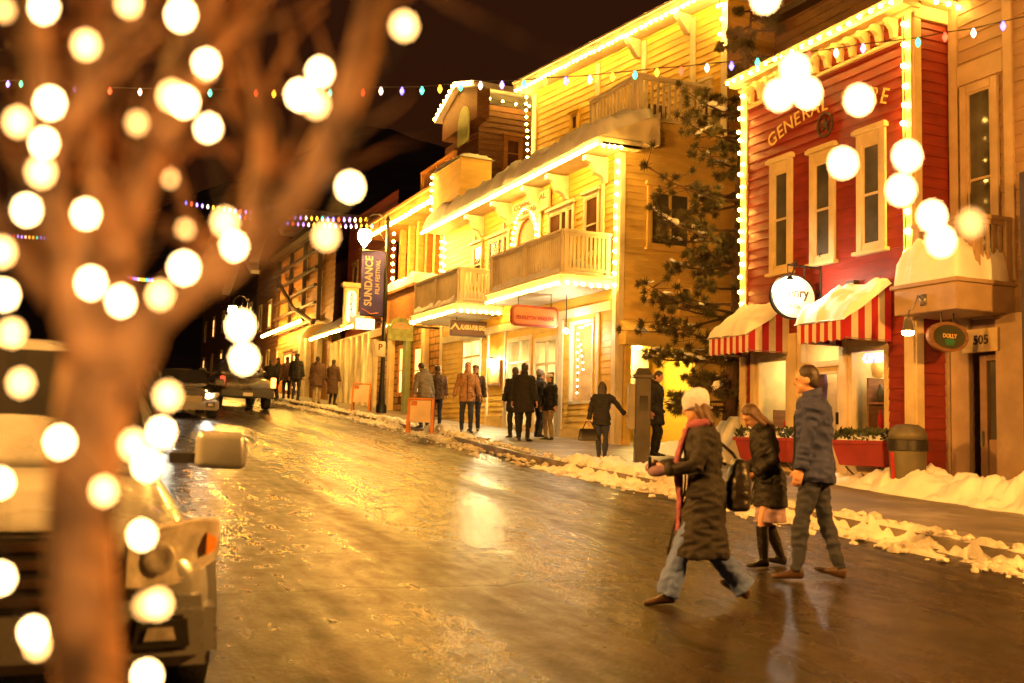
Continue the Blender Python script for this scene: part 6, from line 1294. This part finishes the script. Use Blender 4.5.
        x0, x1 = sorted((s*(gwid+.06), s*(W_-.16))); b = MB(); bx(b, x0, x1, fy+.03, fy+.075, zb+.08, zb+.23, .02, 0); fl = b.build('fog_light', M['plastic'], t, bevel=.015)
        b = MB(); bx(b, x0+.05, x1-.05, fy+.06, fy+.085, zb+.12, zb+.195, .02, 0); b.build('lens', M['lens'], fl, bevel=.01)
        b = MB(); xm0, xm1 = sorted((s*(W_+.02), s*(W_+.33))); ym, zm = spec['mirror']; bx(b, xm0, xm1, ym-.04, ym+.09, zm, zm+.22, .015, .02); me_ = evaluated(b.data('mirror', M[pnt], org=O), [('BEVEL', dict(width=.075, segments=4))]); me_.polygons.foreach_set('use_smooth', [True]*len(me_.polygons)); mr = place('mirror', me_, t)
        b = MB(); bx(b, xm0+.03, xm1-.03, ym-.05, ym-.042, zm+.03, zm+.16); b.build('glass', M['autoglass'], mr)
        b = MB(); xa0, xa1 = sorted((s*(W_-.12), s*(W_+.08))); bx(b, xa0, xa1, ym-.0, ym+.05, zm+.03, zm+.09); b.build('arm', M['plastic'], mr)
        xt0, xt1 = sorted((s*(W_-.16), s*(W_+.0))); zt0, zt1 = spec['tail']; b = MB(); bx(b, xt0, xt1, ry-.04, ry+.12, zt0, zt1); b.build('tail_light', M['amberlit' if (tail and s > 0) else 'redlens' if tail else 'rustdark'], t, bevel=.015)
    b = MB(); bx(b, -.17, .17, ry-.075, ry-.05, zb+.05, zb+.17); b.build('number_plate', M['plate'], rbp)
    return t, Q
suv = dict(w=.96, rw=.38, axles=(1.45, -1.4), front=2.3, rear=-2.35, zb=.36, grille=(.62, .95), gw=.48, lamp=(.70, .96), mirror=(.62, 1.06), tail=(.75, 1.2), arch='silver_paint',
    body=[(2.30, .45, .88, .80, .74), (2.24, .34, .98, .92, .85), (2.05, .30, 1.02, .95, .89), (1.2, .28, 1.08, .96, .90), (.5, .28, 1.12, .96, .92), (-1.0, .28, 1.12, .96, .93), (-2.2, .3, 1.1, .95, .92), (-2.35, .42, 1.0, .88, .85)],
    cabin=[(1.02, 1.02, 1.14, .80, .76), (.78, 1.05, 1.24, .86, .76), (.05, 1.05, 1.74, .90, .68), (-.5, 1.05, 1.80, .91, .70), (-1.7, 1.05, 1.80, .91, .70), (-2.15, 1.05, 1.70, .90, .68), (-2.32, 1.02, 1.2, .86, .8)],
    glass=[('windscreen', [(-.70, .80, 1.22), (.70, .80, 1.22), (.62, .155, 1.71), (-.62, .155, 1.71)]), ('side_window', [(-.90, .55, 1.18), (-.93, -1.9, 1.18), (-.79, -1.8, 1.66), (-.79, .12, 1.66)]), ('side_window', [(.90, .55, 1.18), (.93, -1.9, 1.18), (.79, -1.8, 1.66), (.79, .12, 1.66)]), ('rear_window', [(-.65, -2.345, 1.2), (.65, -2.345, 1.2), (.58, -2.2, 1.65), (-.58, -2.2, 1.65)])])
ysu = 6.45; xs = .70-.86
vehicle('parked_car', 'silver off-road car parked nose towards the viewer behind the lit tree', 'car', (xs, ysu, gz(ysu)), pi, 'silver_paint', suv, K=.9)
pick = dict(w=.98, rw=.40, axles=(1.75, -1.55), front=2.7, rear=-2.7, zb=.45, grille=(.75, 1.05), gw=.5, lamp=(.78, 1.02), mirror=(.95, 1.2), tail=(.82, 1.18), rbump='plastic', arch='dark_paint',
    body=[(2.7, .5, 1.0, .86, .82), (2.6, .4, 1.08, .95, .9), (1.2, .35, 1.16, .98, .94), (-.6, .35, 1.2, .98, .95), (-2.6, .4, 1.22, .97, .95), (-2.7, .46, 1.2, .95, .93)],
    cabin=[(1.2, 1.1, 1.2, .85, .8), (.45, 1.1, 1.84, .9, .7), (-.7, 1.1, 1.88, .9, .72), (-1.0, 1.1, 1.8, .9, .72), (-1.1, 1.1, 1.3, .9, .85)],
    glass=[('windscreen', [(-.7, 1.12, 1.3), (.7, 1.12, 1.3), (.62, .5, 1.8), (-.62, .5, 1.8)]), ('rear_window', [(-.68, -1.13, 1.35), (.68, -1.13, 1.35), (.6, -1.03, 1.76), (-.6, -1.03, 1.76)])])
px = at_y(235, 400, 41); vehicle('pickup_truck', 'dark pickup truck seen from behind far up the road', 'pickup', (px.x, 41, gz(41)), 0, 'dark_paint', pick, tail=True)
sed = dict(w=.88, rw=.32, axles=(1.35, -1.35), front=2.2, rear=-2.2, zb=.25, grille=(.48, .66), gw=.40, lamp=(.56, .74), mirror=(.55, .92), tail=(.7, .9), arch='grey_paint',
    body=[(2.2, .35, .66, .72, .66), (2.1, .26, .76, .84, .78), (1.0, .22, .88, .88, .82), (-1.2, .22, .93, .88, .84), (-2.1, .26, .92, .85, .8), (-2.2, .36, .84, .76, .7)],
    cabin=[(.95, .82, .92, .76, .7), (.1, .85, 1.40, .8, .6), (-.8, .85, 1.42, .8, .6), (-1.6, .85, 1.0, .78, .7)],
    glass=[('windscreen', [(-.66, .84, .98), (.66, .84, .98), (.55, .18, 1.37), (-.55, .18, 1.37)]), ('side_window', [(-.80, .45, .98), (-.82, -1.1, .98), (-.69, -.8, 1.34), (-.69, .1, 1.34)]), ('side_window', [(.80, .45, .98), (.82, -1.1, .98), (.69, -.8, 1.34), (.69, .1, 1.34)])])
px = at_y(180, 395, 33); vehicle('oncoming_car', 'grey car with glaring headlights coming down the road beyond the parked car', 'car', (px.x, 33, gz(33)), pi, 'grey_paint', sed, lit=True)
# ================================================================= LIT TREE IN THE FOREGROUND
M['treebark'] = mat('smooth_orange_bark', (.36, .175, .07), .85, var=.55, vscale=22, bump=.5, bscale=60)
D0 = .80
troot = V((at_d(90, 683, D0).x, at_d(90, 683, D0).y+.02, .05))
FTR = thing('street_tree', 'bare young tree wrapped in glowing bulbs close to the viewer', 'tree', troot)
def A(x, y, d=D0): return at_d(x, y, d)
def rp(p): return p*D0/1050   # pixel radius at the tree
b = MB()
b.tube([troot, A(90, 683), A(80, 560), A(86, 450), A(102, 370)], [.046, rp(33), rp(33), rp(34), rp(38)], 16)
limbs = [([(108, 400), (150, 320), (225, 260), (290, 205), (335, 130), (365, 40), (382, -60), (390, -200)], [36, 34, 30, 29, 27, 24, 22, 14], .82),
    ([(108, 390), (112, 290), (140, 180), (178, 80), (215, -30), (240, -160)], [42, 36, 30, 26, 22, 14], .84),
    ([(105, 390), (70, 280), (48, 180), (40, 80), (30, -40), (20, -170)], [38, 30, 26, 24, 20, 12], .78),
    ([(160, 140), (205, 60), (260, 0), (300, -80)], [18, 15, 13, 9], .86), ([(60, 300), (10, 240), (-40, 170), (-90, 60)], [22, 20, 17, 12], .8),
    ([(250, 235), (262, 150), (255, 80), (235, 20), (230, -60)], [15, 13, 12, 10, 8], .88), ([(120, 260), (95, 160), (90, 60), (110, -60)], [20, 17, 15, 11], .87),
    ([(384, -70), (430, -10), (500, 28), (570, 58), (650, 40), (760, 30), (830, 80), (880, 150), (925, 210), (985, 245)], [8, 6, 4, 3, 2.5, 2.2, 2.0, 1.8, 1.5, 1.2], .80),
    ([(660, 38), (770, 65), (850, 100), (905, 155)], [2.6, 2.3, 2.0, 1.5], .82), ([(390, -90), (520, -60), (640, -30), (770, -8)], [6, 5, 4, 2.5], .83), ([(45, 150), (90, 90), (130, 10), (150, -60)], [14, 12, 10, 8], .76)]
for pts_, rad, d in limbs:
    wob = [A(x, y, D0+(d-D0)*min(1, i/2)) for i, (x, y) in enumerate(pts_)]
    # smooth the limb
    P2, R2 = [], []
    for i in range(len(wob)-1):
        p0, p1, p2, p3 = wob[max(0, i-1)], wob[i], wob[i+1], wob[min(len(wob)-1, i+2)]
        for k in range(4):
            t = k/4; P2.append(.5*((2*p1)+(p2-p0)*t+(2*p0-5*p1+4*p2-p3)*t*t+(3*p1-p0-3*p2+p3)*t**3)); R2.append(rp((rad[i]*(1-t)+rad[i+1]*t)*(.62 if i > 0 else .8)))
    P2.append(wob[-1]); R2.append(rp(rad[-1])); b.tube(P2, R2, 12)
b.build('trunk', M['treebark'], FTR, smooth=True)
rt_ = random.Random(21); b = MB()
for k in range(120):       # fine side twigs
    pts_, rad, d = limbs[rt_.choice((0, 0, 1, 1, 2, 2, 3, 5, 6, 10))]; i = rt_.randrange(1, len(pts_)-1); x, y = pts_[i]; x += rt_.uniform(-15, 15); y += rt_.uniform(-30, 30); a = rt_.uniform(-2.6, -.5); Lp = rt_.uniform(60, 190); dd = d+rt_.uniform(-.02, .06); q = []
    for j in range(6): q.append(A(x, y, dd)); a += rt_.uniform(-.35, .35); x += Lp/5*cos(a); y += Lp/5*sin(a); dd += rt_.uniform(-.01, .02)
    r0 = rt_.uniform(3, 8); b.tube(q, [rp(r0*(1-j*.15)) for j in range(6)], 7)
b.build('twig', M['treebark'], FTR, smooth=True)['kind'] = 'stuff'
bulbs = [(44, 8), (129, 3), (181, 15), (86, 45), (206, 63), (50, 103), (18, 122), (44, 143), (41, 172), (27, 210), (86, 214), (1, 252), (4, 295), (12, 333), (91, 283), (121, 301), (160, 295), (184, 268), (225, 222), (234, 246), (300, 95), (316, 104), (320, 72), (172, 96), (184, 102), (208, 128), (404, 26), (350, 187), (326, 236), (241, 326), (244, 359), (21, 383), (60, 442), (104, 491), (0, 483), (0, 578), (168, 396), (161, 432), (134, 445), (147, 465), (142, 535), (158, 604), (33, 632), (37, 645), (147, 676), (765, -2), (795, 69), (779, 95), (807, 93), (859, 100), (843, 163), (907, 156), (901, 190), (932, 216), (941, 241)]
dim = [(137, 123, .8), (185, 230, .9), (58, 290, .85), (4, 10, .8), (158, 152, .95), (170, 178, .95), (138, 236, .95), (971, 223, .72), (146, 606, .74), (206, 68, .76), (70, 325, .95)]
st = thing('tree_light_string', 'string of large glowing bulbs wound over the foreground tree', 'string lights', A(100, 400, .74), 'strings of bulbs on the foreground tree')
order = [q for q in bulbs if q[0] < 420]
b = MB()
rd = random.Random(5)
def near(q):
    return (q[0], q[1], .72 if q[0] < 200 else .75)
pos = [A(*near(q)) for q in order]
# cord: nearest-neighbour walk through the bulbs
rest = pos[:]; path = [rest.pop(0)]
while rest:
    j = min(range(len(rest)), key=lambda k: (rest[k]-path[-1]).length); path.append(rest.pop(j))
b.tube(path, .0016, 5); b.build('cord', M['black'], st)
for k, p in enumerate(pos): place('bulb', bulb_mesh((.0050, .0046, .0054)[k % 3], 'treebulbsoft' if k % 5 in (1, 3) else 'treebulb'), st, p)
st2 = thing('tree_light_string', 'string of glowing bulbs along the thin twig reaching over the red store', 'string lights', A(795, 69, .78), 'strings of bulbs on the foreground tree')
tw = [A(x, y, .77) for x, y in bulbs if x > 420]
b = MB(); b.tube(tw, .0014, 5); b.build('cord', M['black'], st2)
for p in tw: place('bulb', bulb_mesh(.0050, 'treebulb'), st2, p)
st3 = thing('tree_light_string', 'scattered dimmer amber bulbs among the foreground branches', 'string lights', A(137, 123, .8), 'strings of bulbs on the foreground tree')
dm = [A(x, y, d) for x, y, d in dim]
b = MB(); b.tube([p+V((0, 0, .004)) for p in dm if True][:7], .0012, 5); b.build('cord', M['black'], st3)
for p in dm: place('bulb', bulb_mesh(.0045, 'treebulbdim'), st3, p)
# ================================================================= CAMERA, WORLD
cd = bpy.data.cameras.new('camera'); co = bpy.data.objects.new('camera', cd); COL.objects.link(co); sc.camera = co
cd.sensor_width = 36; cd.lens = FPX/PW*36; cd.clip_end = 3000; cd.clip_start = .05
mt = Matrix((( _r.x, _u.x, -_f.x, CAM.x), (_r.y, _u.y, -_f.y, CAM.y), (_r.z, _u.z, -_f.z, CAM.z), (0, 0, 0, 1))); co.matrix_world = mt
cd.dof.use_dof = True; cd.dof.focus_distance = 20.0; cd.dof.aperture_fstop = 1.8; cd.dof.aperture_ratio = 1.12; cd.dof.aperture_rotation = R(20); cd.dof.aperture_blades = 8
w = bpy.data.worlds.new('World'); sc.world = w; w.use_nodes = True; nt = w.node_tree; bg = nt.nodes['Background']
sky = nt.nodes.new('ShaderNodeTexSky'); sky.sky_type = 'NISHITA'; sky.sun_disc = False; sky.sun_elevation = R(-4); sky.sun_rotation = R(200)
mx = nt.nodes.new('ShaderNodeMix'); mx.data_type = 'RGBA'; mx.blend_type = 'ADD'; mx.inputs[0].default_value = 1; nt.links.new(sky.outputs[0], mx.inputs[6]); mx.inputs[7].default_value = (.46, .12, .03, 1)
nt.links.new(mx.outputs[2], bg.inputs[0]); bg.inputs[1].default_value = .055
sl = bpy.data.lights.new('moon', 'SUN'); sl.energy = .02; sl.angle = R(.5); sl.color = (1, .9, .8); so = bpy.data.objects.new('moon', sl); COL.objects.link(so); so.rotation_euler = (R(50), 0, R(-160))
sc.render.engine = 'CYCLES'; cy = sc.cycles
cy.use_denoising = True; cy.max_bounces = 6; cy.diffuse_bounces = 3; cy.glossy_bounces = 3; cy.transmission_bounces = 4; cy.transparent_max_bounces = 8
cy.sample_clamp_indirect = 6; cy.caustics_reflective = False; cy.caustics_refractive = False; cy.use_light_tree = True
sc.view_settings.view_transform = 'Standard'; sc.view_settings.look = 'None'; sc.view_settings.exposure = 0; sc.view_settings.gamma = 1
